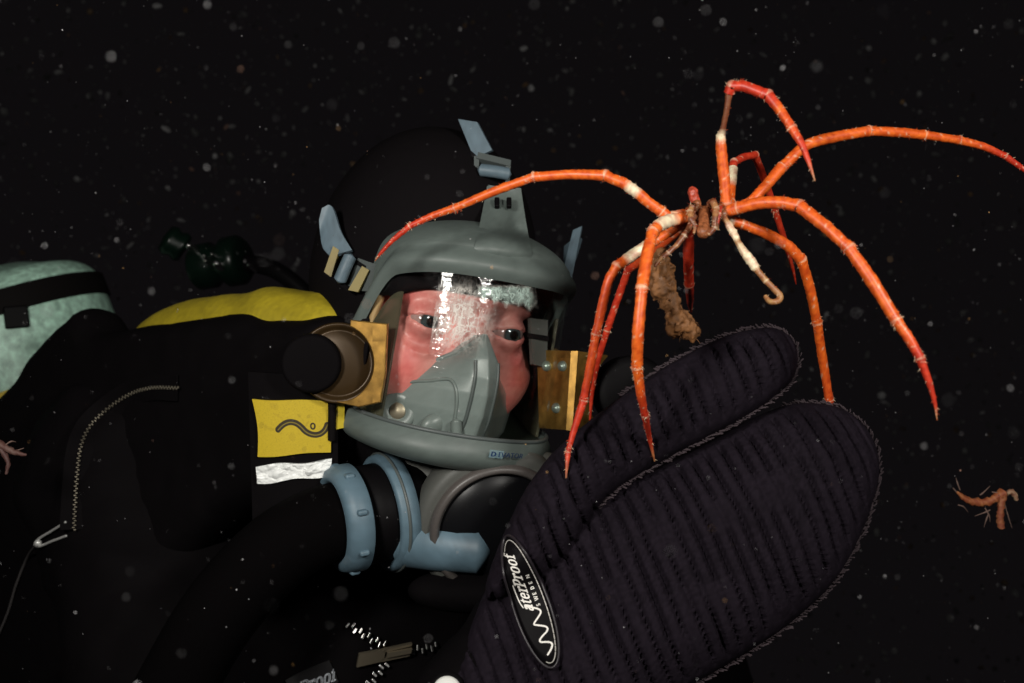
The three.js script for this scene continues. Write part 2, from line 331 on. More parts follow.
// ---------------------------------------------------------------- buoyancy vest behind the neck: yellow collar, black flap, strap with badge
{
  const g = thing('buoyancy_vest', 'black diving vest with a yellow collar top and a yellow badge strap', 'vest', P(250, 420, 0.90));
  const pl = plane(P(245, 340, 0.79), V(-0.8, 0.25, 1));
  const c = padField(pl, [[150, 338], [160, 322], [172, 312], [195, 302], [250, 294], [285, 290], [305, 288], [325, 293], [340, 304], [352, 326], [345, 352], [150, 360]], 0.032, 0.034);
  const fold = (x, y, z) => c(x, y, z) + 0.0022 * Math.sin(x * 90 + 40 * y) * sstep(-0.02, 0.05, x) + 0.002 * (fbm(x * 50, y * 80, z * 60, 3) - 0.44);
  const [lo, hi] = bounds(c.poly, 0.008, 0.046);
  const cg = padMesh(pl, fold, lo, hi, 0.0028);
  part(g, 'collar', tint(M.yellow, cg, 0.3, 60, 500), M.yellow, 'yellow padded collar');
  const p2 = plane(P(240, 370, 0.762), V(-0.68, 0.1, 1));
  const f = padField(p2, [[118, 332], [150, 327], [200, 321], [245, 314], [268, 312], [285, 318], [312, 319], [345, 317], [352, 330], [352, 420], [330, 470], [240, 520], [120, 640], [0, 780], [-60, 780], [-40, 560], [-30, 470], [-8, 428], [15, 402], [37, 377], [57, 348], [84, 320], [100, 308]], 0.03, 0.02);
  vestField = (x, y, z) => { const q = V(x, y, z).sub(p2.o); return f(q.dot(p2.u), q.dot(p2.v), q.dot(p2.n)); };
  const [l2, h2] = bounds(f.poly, 0.008, 0.03);
  part(g, 'front_flap', padMesh(p2, (x, y, z) => f(x, y, z) + 0.003 * (fbm(x * 40, y * 60, z * 40, 3) - 0.44), l2, h2, 0.004), M.suit);
  const SD = 0.672, SC = P(292, 430, SD), SR = 0.12;               // the strap bends round a 6 cm curve; x and y below are photo pixels turned into metres along it
  const bow = (x, y, lift) => { const a = (x - 292) / F * SD / SR, h = (430 - y) / F * SD, r = SR + lift; return V(SC.x + r * Math.sin(a), SC.y + h, SC.z - SR + r * Math.cos(a) + 0.12 * h * h + 0.06 * h); };
  const quad = (A, B, C, D, lift, th, nu = 16, nv = 12, wob = null) => shell((u, v) => { let x = mix(mix(A[0], B[0], u), mix(D[0], C[0], u), 1 - v), y = mix(mix(A[1], B[1], u), mix(D[1], C[1], u), 1 - v); if (wob) { const o = wob(u, v); x += o[0]; y += o[1]; } return bow(x, y, lift); }, nu, nv, th);
  part(g, 'strap', quad([247, 372], [338, 376], [336, 560], [250, 566], 0, 0.004, 14, 24), M.suit);
  const badge = canvasTex(512, 360, (k, w, h) => {
    k.fillStyle = '#c3a818'; k.fillRect(0, 0, w, h);
    for (let i = 0; i < 5200; i++) { k.fillStyle = `rgba(${rnd() < 0.5 ? '70,55,0' : '235,215,70'},${0.03 + 0.10 * rnd()})`; const s = 1 + rnd() * 5; k.fillRect(rnd() * w, rnd() * h, s, s); }
    for (let i = 0; i < 14; i++) { k.fillStyle = `rgba(80,60,10,${0.05 + 0.08 * rnd()})`; k.beginPath(); k.ellipse(rnd() * w, rnd() * h, 10 + 30 * rnd(), 6 + 20 * rnd(), rnd() * 3, 0, 7); k.fill(); }
    k.strokeStyle = '#2a2006'; k.lineCap = 'round';
    const wave = (dy, lw, col) => { k.strokeStyle = col; k.lineWidth = lw; k.beginPath(); k.moveTo(148, 186 + dy); k.bezierCurveTo(215, 120 + dy, 275, 135 + dy, 325, 200 + dy); k.bezierCurveTo(370, 250 + dy, 460, 260 + dy, 486, 165); k.stroke(); };
    wave(0, 40, '#2a2006'); k.save(); wave(2, 8, '#7d6c1c'); k.restore();
    k.strokeStyle = '#2a2006'; k.lineWidth = 11; k.beginPath(); k.ellipse(388, 178, 14, 19, 0, 0, 7); k.stroke();
  });
  part(g, 'badge', quad([253, 399], [331, 401], [330, 452], [258, 457], 0.003, 0.002, 24, 16, (u, v) => [1.5 * Math.sin(v * 3.1) * (1 - u) * 2, 0.8 * Math.sin(u * 7)]), std(1, 1, 1, 0.65, { map: badge }), 'yellow badge with a dark wave and ring mark');
  part(g, 'badge_edge', quad([332.5, 400], [344, 401], [343, 428], [333, 430], 0.003, 0.002, 4, 4), std(0.5, 0.38, 0.012, 0.7));
  part(g, 'loop', simpleTube([bow(331.5, 385, 0.003), bow(331.5, 410, 0.005), bow(331, 440, 0.003)], 0.0028), M.web);
  const bump = noiseTex(128, (u, v) => { const k = Math.abs(fbm(u * 7, v * 2.2, 4, 3) - 0.42) * 3; return [k, k, k]; });
  part(g, 'reflective_band', quad([256, 466], [331, 460], [329, 476], [257, 484], 0.003, 0.002, 40, 8, (u, v) => [0, 1.2 * Math.sin(u * 9 + v * 2)]), std(0.95, 0.97, 0.95, 0.38, { bumpMap: bump, bumpScale: 0.0022, clearcoat: 0.6 }), 'crinkled silver white reflective band');
}

// ---------------------------------------------------------------- zips, lettering and button on the suit
function toothed(pts, pitch, w, l, h) {                      // metal teeth, alternating sides, along points on the suit
  const c = new THREE.CatmullRomCurve3(pts), L = c.getLength(), n = Math.floor(L / pitch), list = [];
  for (let i = 0; i <= n; i++) {
    const p = c.getPointAt(i / n), t = c.getTangentAt(i / n), nrm = p.clone().multiplyScalar(-1).normalize(), s = nrm.clone().cross(t).normalize();
    const g = new RoundedBoxGeometry(w, l, h, 1, w * 0.25); g.applyMatrix4(new THREE.Matrix4().makeBasis(t, s, t.clone().cross(s))); const q = p.clone().addScaledVector(s, (i % 2 ? 1 : -1) * l * 0.28).addScaledVector(nrm, h * 0.3);
    list.push(g.translate(q.x, q.y, q.z));
  }
  return join(list);
}
const worn = (x, y, z) => Math.min(suitField(x, y, z), vestField(x, y, z));
const onSuit = (x, y, lift = 0.001) => { const p = march(worn, x, y); return p.addScaledVector(p.clone().normalize(), -lift); };
{
  const z1 = thing('shoulder_zip', 'long curved drysuit zip with fine bright teeth on the shoulder', 'zip', onSuit(78, 480));
  const path = [[178, 388], [150, 388], [128, 395], [106, 410], [90, 426], [81, 446], [77, 475], [75, 505], [74, 530]].map(([x, y]) => onSuit(x, y, 0.0065));
  const teeth = part(z1, 'teeth', toothed(path, 0.0018, 0.0010, 0.0019, 0.0013), std(0.16, 0.14, 0.105, 0.45, { metalness: 0.7 })); teeth.userData.kind = 'stuff';
  const tp = shell((u, v) => { const c = new THREE.CatmullRomCurve3(path), p = c.getPoint(u), t = c.getTangent(u), s = p.clone().normalize().cross(t).normalize(); return p.addScaledVector(s, (v - 0.5) * 0.02).addScaledVector(p.clone().normalize(), 0.0042); }, 50, 2, 0.0015);
  part(z1, 'tape', tp, M.suit);
  const a = onSuit(66, 529, 0.006), b = onSuit(38, 543, 0.009), side = V(0.1, 0.9, 0.3).normalize();
  const ring = (o) => simpleTube([a.clone().addScaledVector(side, 0.006 * o), a.clone().lerp(b, 0.5).addScaledVector(side, 0.0045 * o), b.clone().addScaledVector(side, 0.003 * o), b.clone().lerp(a, -0.12)], 0.0011);
  part(z1, 'slider', join([ring(1), ring(-1), new THREE.SphereGeometry(0.003, 12, 8).translate(b.x, b.y, b.z)]), std(0.6, 0.6, 0.58, 0.3, { metalness: 0.35 }));
  part(z1, 'pull_cord', simpleTube([[36, 545], [26, 560], [16, 585], [8, 612], [-4, 640]].map(([x, y]) => onSuit(x, y, 0.004)), 0.0011), std(0.05, 0.045, 0.045, 0.6));

  const z2 = thing('chest_zip', 'chunky silver zip with a flat brassy slider below the breathing valve', 'zip', onSuit(385, 655));
  const q = (l) => l.map(([x, y]) => onSuit(x, y, 0.004));
  for (const l of [[[349, 624], [358, 631], [370, 638], [384, 645]], [[366, 688], [376, 676], [386, 664]], [[413, 650], [424, 649], [436, 646]]]) { const t = part(z2, 'teeth', toothed(q(l), 0.0036, 0.0021, 0.0046, 0.0024), M.steel); t.userData.kind = 'stuff'; }
  const c0 = onSuit(358, 661, 0.007), c1 = onSuit(411, 650, 0.009), up = V(0.2, 1, 0.1).normalize();
  const slab = (a0, a1, w0, w1, t) => shell((u, v) => a0.clone().lerp(a1, u).addScaledVector(up, (v - 0.5) * mix(w0, w1, u)), 4, 2, t);
  part(z2, 'slider', join([slab(c0, c0.clone().lerp(c1, 0.5), 0.0105, 0.0095, 0.003), slab(c0.clone().lerp(c1, 0.46).addScaledVector(up, 0.0038), c1.clone().addScaledVector(up, 0.0042), 0.0026, 0.002, 0.003), slab(c0.clone().lerp(c1, 0.46).addScaledVector(up, -0.0038), c1.clone().addScaledVector(up, -0.004), 0.0026, 0.002, 0.003)]), M.oldSteel);
  part(z2, 'pull_tab', slab(c0.clone().lerp(c1, 0.55).add(V(0, 0, 0.002)), c1.clone().lerp(c0, -0.02).add(V(0, 0, 0.003)), 0.0042, 0.004, 0.002), M.oldSteel);

  const lt = canvasTex(256, 128, (c, w, h) => { c.fillStyle = '#0c0a0c'; c.fillRect(0, 0, w, h); c.strokeStyle = '#cdd4dc'; c.fillStyle = '#cdd4dc'; c.save(); c.translate(20, 112); c.transform(1, 0, -0.25, 1, 0, 0); c.font = 'italic 88px serif'; c.lineWidth = 3; c.strokeText('Proof', 0, 0); c.restore(); });
  const lp = thing('suit_lettering', 'pale handwritten style lettering printed on the black suit below the zips', 'lettering', onSuit(315, 674));
  const o0 = onSuit(315, 678), dn = 0.002, gr = V(suitField(o0.x + dn, o0.y, o0.z) - suitField(o0.x - dn, o0.y, o0.z), suitField(o0.x, o0.y + dn, o0.z) - suitField(o0.x, o0.y - dn, o0.z), suitField(o0.x, o0.y, o0.z + dn) - suitField(o0.x, o0.y, o0.z - dn)).normalize();
  const e1 = V(0.906, 0.423, 0).addScaledVector(gr, -gr.dot(V(0.906, 0.423, 0))).normalize(), e2 = gr.clone().cross(e1);
  const drape = (a, b) => { const q = o0.clone().addScaledVector(e1, a).addScaledVector(e2, b).addScaledVector(gr, 0.03); for (let i = 0; i < 40; i++) { const d = suitField(q.x, q.y, q.z) - 0.003; if (d < 0.0002) break; q.addScaledVector(gr, -d * 0.7); } return q; };
  part(lp, 'print', shell((u, v) => drape((u - 0.5) * 0.036, (v - 0.5) * 0.018), 12, 8, 0.001), std(1, 1, 1, 0.6, { map: lt }));
  const bt = onSuit(447, 691, 0.006), bn = thing('round_button', 'small round white button on the front of the black suit', 'button', bt);
  part(bn, 'cap', lathe([[0, 0.004], [0.004, 0.0036], [0.0075, 0.0018], [0.0085, 0], [0.0085, -0.004]], bt, V(0.05, 0.25, 1)), std(0.8, 0.8, 0.76, 0.4));
  part(bn, 'flange', lathe([[0.0085, 0], [0.011, -0.001], [0.011, -0.004]], bt, V(0.05, 0.25, 1)), M.black);
}

// ---------------------------------------------------------------- diving cylinder and its valve
{
  const ax = V(-0.38, 1, 0.05).normalize(), base = P(-10, 288, 1.06).addScaledVector(ax, -0.42), g = thing('diving_cylinder', 'pale mint green diving cylinder with a black band behind the shoulder', 'cylinder', base);
  const L = 0.42, R = 0.108;
  const prof = [[0, 0], [R * 0.9, 0]]; for (let i = 1; i <= 40; i++) prof.push([R, (L - 0.03) * i / 40]); for (let i = 1; i <= 10; i++) { const a = i / 10 * Math.PI / 2; prof.push([R - 0.03 + 0.03 * Math.cos(a), L - 0.03 + 0.03 * Math.sin(a)]); } prof.push([R * 0.45, L + 0.012], [0, L + 0.016]);
  const bodyG = lathe(prof, base, ax, 96);
  const speck = noiseTex(512, (u, v) => { const s = fbm(u * 40, v * 40, 2, 4), sp = rnd() < 0.04 ? 0.35 * rnd() : 0; const k = 0.92 + 0.5 * (s - 0.45) - sp; return [clamp(0.70 * k), clamp(0.86 * k), clamp(0.78 * k)]; }, true); speck.repeat.set(3, 2);
  part(g, 'shell', bodyG, std(1, 1, 1, 0.5, { map: speck }));
  const band = (y0, y1, o, m, n) => part(g, n, lathe([[R, y0], [R + o, y0 + 0.001], [R + o, y1 - 0.001], [R, y1]], base, ax, 96), m);
  band(L - 0.047, L - 0.022, 0.0035, M.web, 'cam_strap'); band(L - 0.152, L - 0.118, 0.002, std(0.5, 0.36, 0.02, 0.6), 'yellow_band');
  const bk = base.clone().addScaledVector(ax, L - 0.036).addScaledVector(V(0.55, 0, 0.83), R + 0.005);
  part(g, 'strap_buckle', new RoundedBoxGeometry(0.022, 0.022, 0.006, 2, 0.002).rotateY(0.58).rotateZ(0.12).translate(bk.x, bk.y, bk.z), M.black);

  const rp = P(222, 262, 1.02), r = thing('regulator', 'dark green glossy regulator valve glinting above the yellow collar', 'regulator', rp);
  const green = std(0.0025, 0.008, 0.005, 0.3, { clearcoat: 0.3, clearcoatRoughness: 0.2, specularIntensity: 0.3 });
  part(r, 'body', lathe([[0, 0], [0.02, 0], [0.024, 0.004], [0.024, 0.02], [0.02, 0.024], [0.02, 0.034], [0.026, 0.038], [0.026, 0.052], [0.02, 0.058], [0, 0.06]], P(196, 268, 1.03), V(1, 0.15, 0.25), 28), green);
  part(r, 'knob', lathe([[0, 0], [0.014, 0.001], [0.017, 0.006], [0.014, 0.012], [0.017, 0.018], [0.014, 0.024], [0, 0.026]], P(186, 250, 1.03), V(-0.8, 0.5, 0.3), 12), green);
  for (const [x, y, s] of [[189, 246, 2.1], [204, 256, 1.3], [217, 264, 2.6], [212, 254, 1.2], [249, 265, 1.5], [205, 261, 1.1]]) part(r, 'bolt', lathe([[0, 0.0018 * s], [0.0011 * s, 0.0014 * s], [0.0016 * s, 0], [0.0016 * s, -0.02]], P(x, y, 0.985), V(-0.12, 0.22, 1), 10), M.steel);
  part(r, 'hose', simpleTube([P(240, 262, 1.02), P(275, 270, 1.0), P(310, 300, 0.99), P(330, 350, 0.98)], 0.009, 10, 8), M.black);
}

// ---------------------------------------------------------------- full face mask (head frame)
const mask = thing('full_face_mask', 'grey rubber full face diving mask with clear curved visor and brass side plates', 'diving mask', HC);
mask.quaternion.copy(headQ); mask.updateMatrixWorld(true);
const LP = (n, g, m, l) => local(mask, n, g, m, l), WP = (n, g, m, l) => part(mask, n, g, m, l);
{
  const ring = (t, a, b, zc, e = 0.9) => { const s = Math.sin(t), c = Math.cos(t); return [a * Math.sign(s) * Math.abs(s) ** e, zc + b * Math.sign(c) * Math.abs(c) ** e]; };
  const TM = 98 * Math.PI / 180;
  const yTop = (t) => 0.0425 - 0.0245 * (1 - Math.cos(t)) ** 1.6 * 0.9 - 0.052 * sstep(1.12, 1.78, Math.abs(t)), yBot = (t) => -0.073 - 0.001 * Math.sin(t) ** 2 + 0.03 * Math.max(0, (Math.abs(t) - 1.35)) ;
  const vis = (t, k, o = 0) => { const y = mix(yBot(t), yTop(t), k), [x, z] = ring(t, 0.0735 + o, 0.090 + o - 0.010 * k * k, 0.042); return V(x + 0.007, y, z); };
  // visor pane
  const ripple = noiseTex(512, (u, v) => { const k = 0.6 * fbm(u * 26, v * 26, 7, 4) + 0.4 * fbm(u * 9, v * 60, 2, 3); return [k, k, k]; });
  const pane = new THREE.MeshPhysicalMaterial({ roughness: 0.10, bumpMap: ripple, bumpScale: 0.0006, transmission: 1, thickness: 0, ior: 1.4, side: THREE.DoubleSide }); pane.color.setRGB(0.97, 0.985, 0.97);
  const vg = new THREE.BufferGeometry(); { const nu = 72, nv = 28, pos = [], idx = [], vuv = []; for (let j = 0; j <= nv; j++) for (let i = 0; i <= nu; i++) { pos.push(...vis(mix(-TM, TM, i / nu), j / nv).toArray()); vuv.push(i / nu * 2.2, j / nv); } for (let j = 0; j < nv; j++) for (let i = 0; i < nu; i++) { const a = j * (nu + 1) + i; idx.push(a, a + 1, a + nu + 2, a, a + nu + 2, a + nu + 1); } vg.setAttribute('position', new THREE.Float32BufferAttribute(pos, 3)); vg.setAttribute('uv', new THREE.Float32BufferAttribute(vuv, 2)); vg.setIndex(idx); vg.computeVertexNormals(); }
  LP('visor', vg, pane, 'clear curved visor');
  // rubber rim: top, sides, and the wide chin band
  const tc = (n) => Array.from({ length: n + 1 }, (_, i) => mix(-TM, TM, i / n));
  const topRim = tc(40).map((t) => ({ p: vis(t, 1.02, 0.001), r: 0.0045 }));
  LP('top_rim', tint(M.rubber, shell((u, v) => { const t = mix(-TM - 0.08, TM + 0.08, u), a = v * 1.0, o = 0.0055 * Math.sin(Math.PI * clamp(v * 1.1)), p = vis(t, 1, 0.001 + o); p.y += mix(-0.006, 0.013, v); p.z -= 0.004 * v; return p; }, 72, 8, 0.005), 0.16), M.rubber);
  for (const s of [-1, 1]) LP('side_rim', tint(M.rubber, shell((u, v) => { const t = s * mix(TM - 0.22, TM + 0.28, s > 0 ? u : 1 - u), o = 0.005 * Math.sin(Math.PI * u) + 0.001; const p = vis(t, mix(-0.03, 1.04, v), o); return p; }, 8, 20, 0.005), 0.16), M.rubber);
  LP('chin_band', tint(M.rubber, shell((u, v) => { const t = mix(-TM - 0.25, TM + 0.25, u), mid = Math.cos(t) * 0.5 + 0.5, h = mix(0.012, 0.0225, mid), o = 0.0015 + 0.008 * Math.sin(Math.PI * Math.pow(v, 0.8)) * mix(0.5, 1, mid); const p = vis(t, 0, o); p.y += mix(0.004 - h, 0.005, v); p.z -= (1 - v) * 0.006; return p; }, 90, 12, 0.006), 0.16), M.rubber);
  // bead where the pane seats in the chin band
  LP('seal_bead', tube(tc(36).map((t) => { const p = vis(t, 0, 0.0015); p.y += 0.0052; return { p, r: 0.0015 }; }), 8, 2), M.rubberDark);
  // crown skirt over the forehead
  const crown = (u, v) => { const t = mix(-TM - 0.1, TM + 0.1, u), b = vis(t, 1, 0.0005); b.y += 0.011; const [x, z] = ring(t, 0.064, 0.060, 0.014, 1), y = 0.074 - 0.033 * (1 - Math.cos(t)); const w = Math.sin(v * Math.PI / 2), q = 1 - Math.cos(v * Math.PI / 2); return V(mix(b.x, x, q), mix(b.y, y, w), mix(b.z - 0.004, z, q)); };
  LP('crown_skirt', tint(M.rubber, shell(crown, 72, 24, 0.005), 0.2, 90, 700), M.rubber);
  // centre strap lug rising from the crown
  const lugX = (v, k) => mix(mix(467, 487, Math.pow(v, 0.7)), mix(541, 521, Math.pow(v, 0.55)), k), lugY = (v, k) => mix(mix(266, 186, v), mix(270, 188, v), k);
  const skin = []; for (let j = 0; j <= 70; j++) for (let i = 0; i <= 220; i++) { const p = crown(i / 220, j / 70).applyMatrix4(headM), d = -p.z; skin.push([512 + p.x / d * F, 341.5 - p.y / d * F, d]); }
  const crownDepth = (x, y) => { let b = 1e9, d = 0; for (const q of skin) { const e = (q[0] - x) ** 2 + (q[1] - y) ** 2 + (q[2] - 0.62) * 150; if (e < b) { b = e; d = q[2]; } } return d; };
  const lug = shell((u, v) => { const k = (u - 0.5) * 2, x = lugX(v, u), y = lugY(v, u), on = sstep(248, 226, y) , d = mix(crownDepth(x, Math.max(y, 230)) - mix(-0.003, 0.004, clamp(v * 5)), 0.694, sstep(0.32, 1, v)); return P(x, y, d + 0.003 * k * k); }, 14, 28, 0.007);
  WP('strap_lug', tint(M.rubber, lug, 0.2, 90, 700), M.rubber);
  for (const x of [497, 509]) { const q = P(x, 203, 0.683); WP('lug_slot', new RoundedBoxGeometry(0.0035, 0.008, 0.004, 2, 0.001).rotateX(-0.5).translate(q.x, q.y, q.z), M.black); }
  // top buckle and strap tail
  const slabPx = (l, th) => { const [A, B, C, D] = l.map((q) => P(...q)); return shell((u, v) => { const a = D.clone().lerp(C, u), b = A.clone().lerp(B, u); return a.lerp(b, v); }, 6, 8, th); };
  WP('strap_buckle', join([slabPx([[478, 152, 0.706], [511, 160, 0.706], [510, 166, 0.704], [477, 158, 0.704]], 0.006), slabPx([[477, 183, 0.70], [507, 188, 0.70], [507, 194, 0.70], [477, 190, 0.70]], 0.006), slabPx([[474, 156, 0.706], [479, 156, 0.706], [479, 190, 0.70], [474, 190, 0.70]], 0.006), slabPx([[506, 160, 0.706], [511, 160, 0.706], [509, 192, 0.70], [505, 192, 0.70]], 0.006)]), M.rubberDark);
  WP('buckle_roller', tint(M.strap, simpleTube([P(481, 170, 0.70), P(494, 171.5, 0.699), P(508, 174, 0.70)], 0.0046, 12, 5), 0.2), M.strap);
  WP('strap_tail', tint(M.strap, slabPx([[458, 119, 0.722], [477, 122, 0.716], [492, 150, 0.71], [474, 158, 0.714]], 0.003), 0.3), M.strap);
  WP('strap_web', slabPx([[473, 160, 0.716], [480, 160, 0.714], [484, 205, 0.70], [472, 205, 0.70]], 0.003), M.rubberDark);
  // left and right side straps with buckles
  WP('strap_tail', tint(M.strap, (() => { const L = [[322, 208, 0.70], [330, 205, 0.70], [341, 232, 0.695], [352, 250, 0.69]], Rr = [[319, 220, 0.70], [320, 232, 0.70], [323, 248, 0.695], [330, 256, 0.69]]; const c1 = new THREE.CatmullRomCurve3(L.map((q) => P(...q))), c2 = new THREE.CatmullRomCurve3(Rr.map((q) => P(...q))); return shell((u, v) => c2.getPoint(1 - v).lerp(c1.getPoint(1 - v), u), 6, 16, 0.003); })(), 0.3), M.strap);
  WP('strap_buckle', join([slabPx([[333, 246, 0.69], [339, 250, 0.69], [331, 277, 0.69], [324, 272, 0.69]], 0.006), slabPx([[362, 266, 0.68], [369, 270, 0.68], [358, 292, 0.68], [348, 290, 0.68]], 0.006)]), std(0.20, 0.145, 0.012, 0.5), 'yellowish brass buckle bars');
  WP('strap_web', slabPx([[358, 258, 0.688], [386, 268, 0.678], [380, 292, 0.678], [346, 290, 0.690]], 0.003), M.rubberDark);
  WP('buckle_frame', join([slabPx([[335, 246, 0.694], [366, 266, 0.684], [365, 270, 0.684], [334, 250, 0.694]], 0.004), slabPx([[325, 271, 0.694], [352, 289, 0.684], [351, 293, 0.684], [324, 275, 0.694]], 0.004)]), M.black);
  WP('buckle_roller', tint(M.strap, simpleTube([P(350, 257, 0.683), P(345, 268, 0.682), P(340, 280, 0.683)], 0.0046, 12, 5), 0.2), M.strap);
  WP('strap_tail', tint(M.strap, slabPx([[573, 230, 0.755], [582, 226, 0.755], [570, 288, 0.735], [560, 283, 0.735]], 0.004), 0.3), M.strap);
  WP('strap_web', tint(M.strap, slabPx([[564, 246, 0.76], [578, 235, 0.756], [570, 270, 0.742], [563, 270, 0.742]], 0.006), 0.3), M.strap);
  WP('side_strap', slabPx([[530, 318, 0.712], [548, 320, 0.718], [547, 368, 0.716], [533, 364, 0.71]], 0.004), M.housing);
  WP('strap_keeper', slabPx([[528, 333, 0.709], [549, 336, 0.714], [549, 341, 0.714], [528, 338, 0.709]], 0.003), M.black);
  const smoke = std(0.10, 0.095, 0.06, 0.25, { transparent: true, opacity: 0.72 });
  for (const q of [-1, 1]) LP('visor_flange', shell((u, v) => vis(q * mix(TM, TM - 0.62, q > 0 ? 1 - u : u), mix(0.02, 0.84, v), -0.003), 14, 16, 0.002), smoke, 'smoky side flange inside the visor');
  // inner seal round the face
  LP('face_seal', tube([[-0.060, 0.010, 0.056], [-0.0615, -0.005, 0.054], [-0.062, -0.025, 0.053], [-0.061, -0.05, 0.053]].map(([x, y, z]) => ({ p: V(x, y, z), r: 0.0032 })), 8, 6), M.tan);
  LP('inner_skirt', shell((u, v) => { const t = mix(-TM, TM, u), a = vis(t, 0.0, -0.003), b = V(0.055 * Math.sin(t), -0.088, 0.03 + 0.045 * Math.cos(t)); return a.lerp(b, 1 - v); }, 48, 6, 0.003), std(0.012, 0.016, 0.011, 0.6, { specularIntensity: 0.3 }));
  // nose and mouth cup
  const Q = [ // rows from nose bridge to chin: [half width at the face, y, z at the face edge, z of the ridge, fullness]
    [0.005, -0.001, 0.094, 0.105, 0.5], [0.015, -0.016, 0.087, 0.116, 0.75], [0.033, -0.029, 0.074, 0.1215, 0.9], [0.053, -0.041, 0.060, 0.1235, 1.05], [0.064, -0.056, 0.050, 0.1225, 1.1], [0.064, -0.074, 0.046, 0.117, 1.1], [0.054, -0.090, 0.046, 0.10, 1]];
  const row = (v, k) => { const f = clamp(v) * (Q.length - 1), i = Math.min(Math.floor(f), Q.length - 2); const s = f - i; return mix(Q[i][k], Q[i + 1][k], s * s * (3 - 2 * s) * 0.3 + s * 0.7); };
  const cup = (u, v, lift = 0) => { const a = (u - 0.5) * 2, w = row(v, 0), ze = row(v, 2), zr = row(v, 3), k = Math.abs(a), b0 = clamp(0.009 / w, 0.1, 0.55), sh = k < b0 ? 1 - 0.08 * (k / b0) : mix(0.92, 0, Math.pow((k - b0) / (1 - b0), 1.2)); return V(a * w, row(v, 1) - 0.003 * k * k, mix(ze, zr, sh) + lift * (1 - k * 0.4)); };
  LP('nose_cup', tint(M.silicone, shell((u, v) => cup(u, 1 - v), 64, 48, 0.003), 0.10, 120, 500), M.silicone, 'grey silicone nose and mouth cup');
  const onCup = (pts, r, l = 0.0006) => simpleTube(pts.map(([u, v]) => cup(u, v, l)), r, 8, 6);
  for (const q of [-1, 1]) LP('cup_rib', onCup([0.2, 0.32, 0.45, 0.58, 0.72, 0.9].map((v) => [0.5 + q * 0.0088 / 2 / row(v, 0), v]), 0.0012), M.rubberDark);
  LP('cup_rib', onCup([[0.06, 0.70], [0.09, 0.60], [0.14, 0.51], [0.20, 0.45], [0.265, 0.41], [0.32, 0.46], [0.36, 0.56], [0.39, 0.72]], 0.0012), M.siliconeRib);
  LP('cup_lip', onCup([[0.015, 0.86], [0.015, 0.6], [0.02, 0.42], [0.03, 0.26], [0.06, 0.12], [0.2, 0.03]], 0.0016, 0), M.siliconeRib);
  const vp = cup(0.175, 0.735), vd = V(-0.6, 0.15, 0.8).normalize();
  const valve = LP('check_valve', lathe([[0, 0.001], [0.006, 0.001], [0.0065, 0.003], [0.0115, 0.0035], [0.0135, 0.0015], [0.014, -0.004]], vp, vd, 36), M.siliconeRib);
  local(valve, 'valve_disc', lathe([[0, 0.0036], [0.0052, 0.0030], [0.0058, 0.0012]], vp, vd, 24), M.oldSteel);
  LP('cup_knob', new THREE.SphereGeometry(0.0095, 24, 16).scale(1.2, 0.8, 0.6).rotateZ(0.5).translate(...cup(0.33, 0.76, -0.003).toArray()), M.siliconeRib);
  LP('vent_tube', simpleTube([cup(0.39, 0.72, 0.003), cup(0.41, 0.84, 0.006), cup(0.43, 0.95, 0.012)], 0.004, 10, 6), M.siliconeRib);
  // webby flash glare with scratches, painted in whitish alpha along the pane's surface
  {
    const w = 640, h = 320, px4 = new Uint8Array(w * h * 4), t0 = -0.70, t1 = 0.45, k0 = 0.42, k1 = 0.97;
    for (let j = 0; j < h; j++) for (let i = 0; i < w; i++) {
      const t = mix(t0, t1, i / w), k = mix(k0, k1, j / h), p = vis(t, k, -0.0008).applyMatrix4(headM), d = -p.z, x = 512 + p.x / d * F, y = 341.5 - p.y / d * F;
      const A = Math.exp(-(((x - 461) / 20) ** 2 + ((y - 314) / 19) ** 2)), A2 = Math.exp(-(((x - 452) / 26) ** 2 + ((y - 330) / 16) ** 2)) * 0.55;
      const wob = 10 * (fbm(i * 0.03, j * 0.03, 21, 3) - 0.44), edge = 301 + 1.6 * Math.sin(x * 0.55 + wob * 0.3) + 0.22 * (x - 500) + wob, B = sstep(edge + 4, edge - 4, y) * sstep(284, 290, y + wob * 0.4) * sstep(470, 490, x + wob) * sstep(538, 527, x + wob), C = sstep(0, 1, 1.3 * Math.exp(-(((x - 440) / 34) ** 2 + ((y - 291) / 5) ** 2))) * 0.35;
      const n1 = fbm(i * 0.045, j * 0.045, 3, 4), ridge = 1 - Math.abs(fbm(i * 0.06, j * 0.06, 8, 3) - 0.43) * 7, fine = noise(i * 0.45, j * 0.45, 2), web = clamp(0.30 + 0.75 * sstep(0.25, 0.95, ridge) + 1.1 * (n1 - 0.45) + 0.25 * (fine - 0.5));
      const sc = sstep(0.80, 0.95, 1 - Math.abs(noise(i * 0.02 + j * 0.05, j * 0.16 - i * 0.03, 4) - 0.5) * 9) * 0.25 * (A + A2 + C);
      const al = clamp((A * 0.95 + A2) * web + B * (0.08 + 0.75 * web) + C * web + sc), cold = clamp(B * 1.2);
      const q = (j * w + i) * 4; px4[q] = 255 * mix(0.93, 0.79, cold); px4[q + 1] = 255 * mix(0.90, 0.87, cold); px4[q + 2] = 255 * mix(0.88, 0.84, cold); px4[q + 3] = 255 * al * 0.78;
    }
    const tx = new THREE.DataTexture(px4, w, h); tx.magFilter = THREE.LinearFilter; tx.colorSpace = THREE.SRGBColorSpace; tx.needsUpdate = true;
    LP('painted_glare', shell((u, v) => vis(mix(t0, t1, u), mix(k0, k1, v), -0.0008), 40, 20, 0.0002), std(1, 1, 1, 0.5, { map: tx, transparent: true }), 'webby whitish glare painted on the pane');
  }
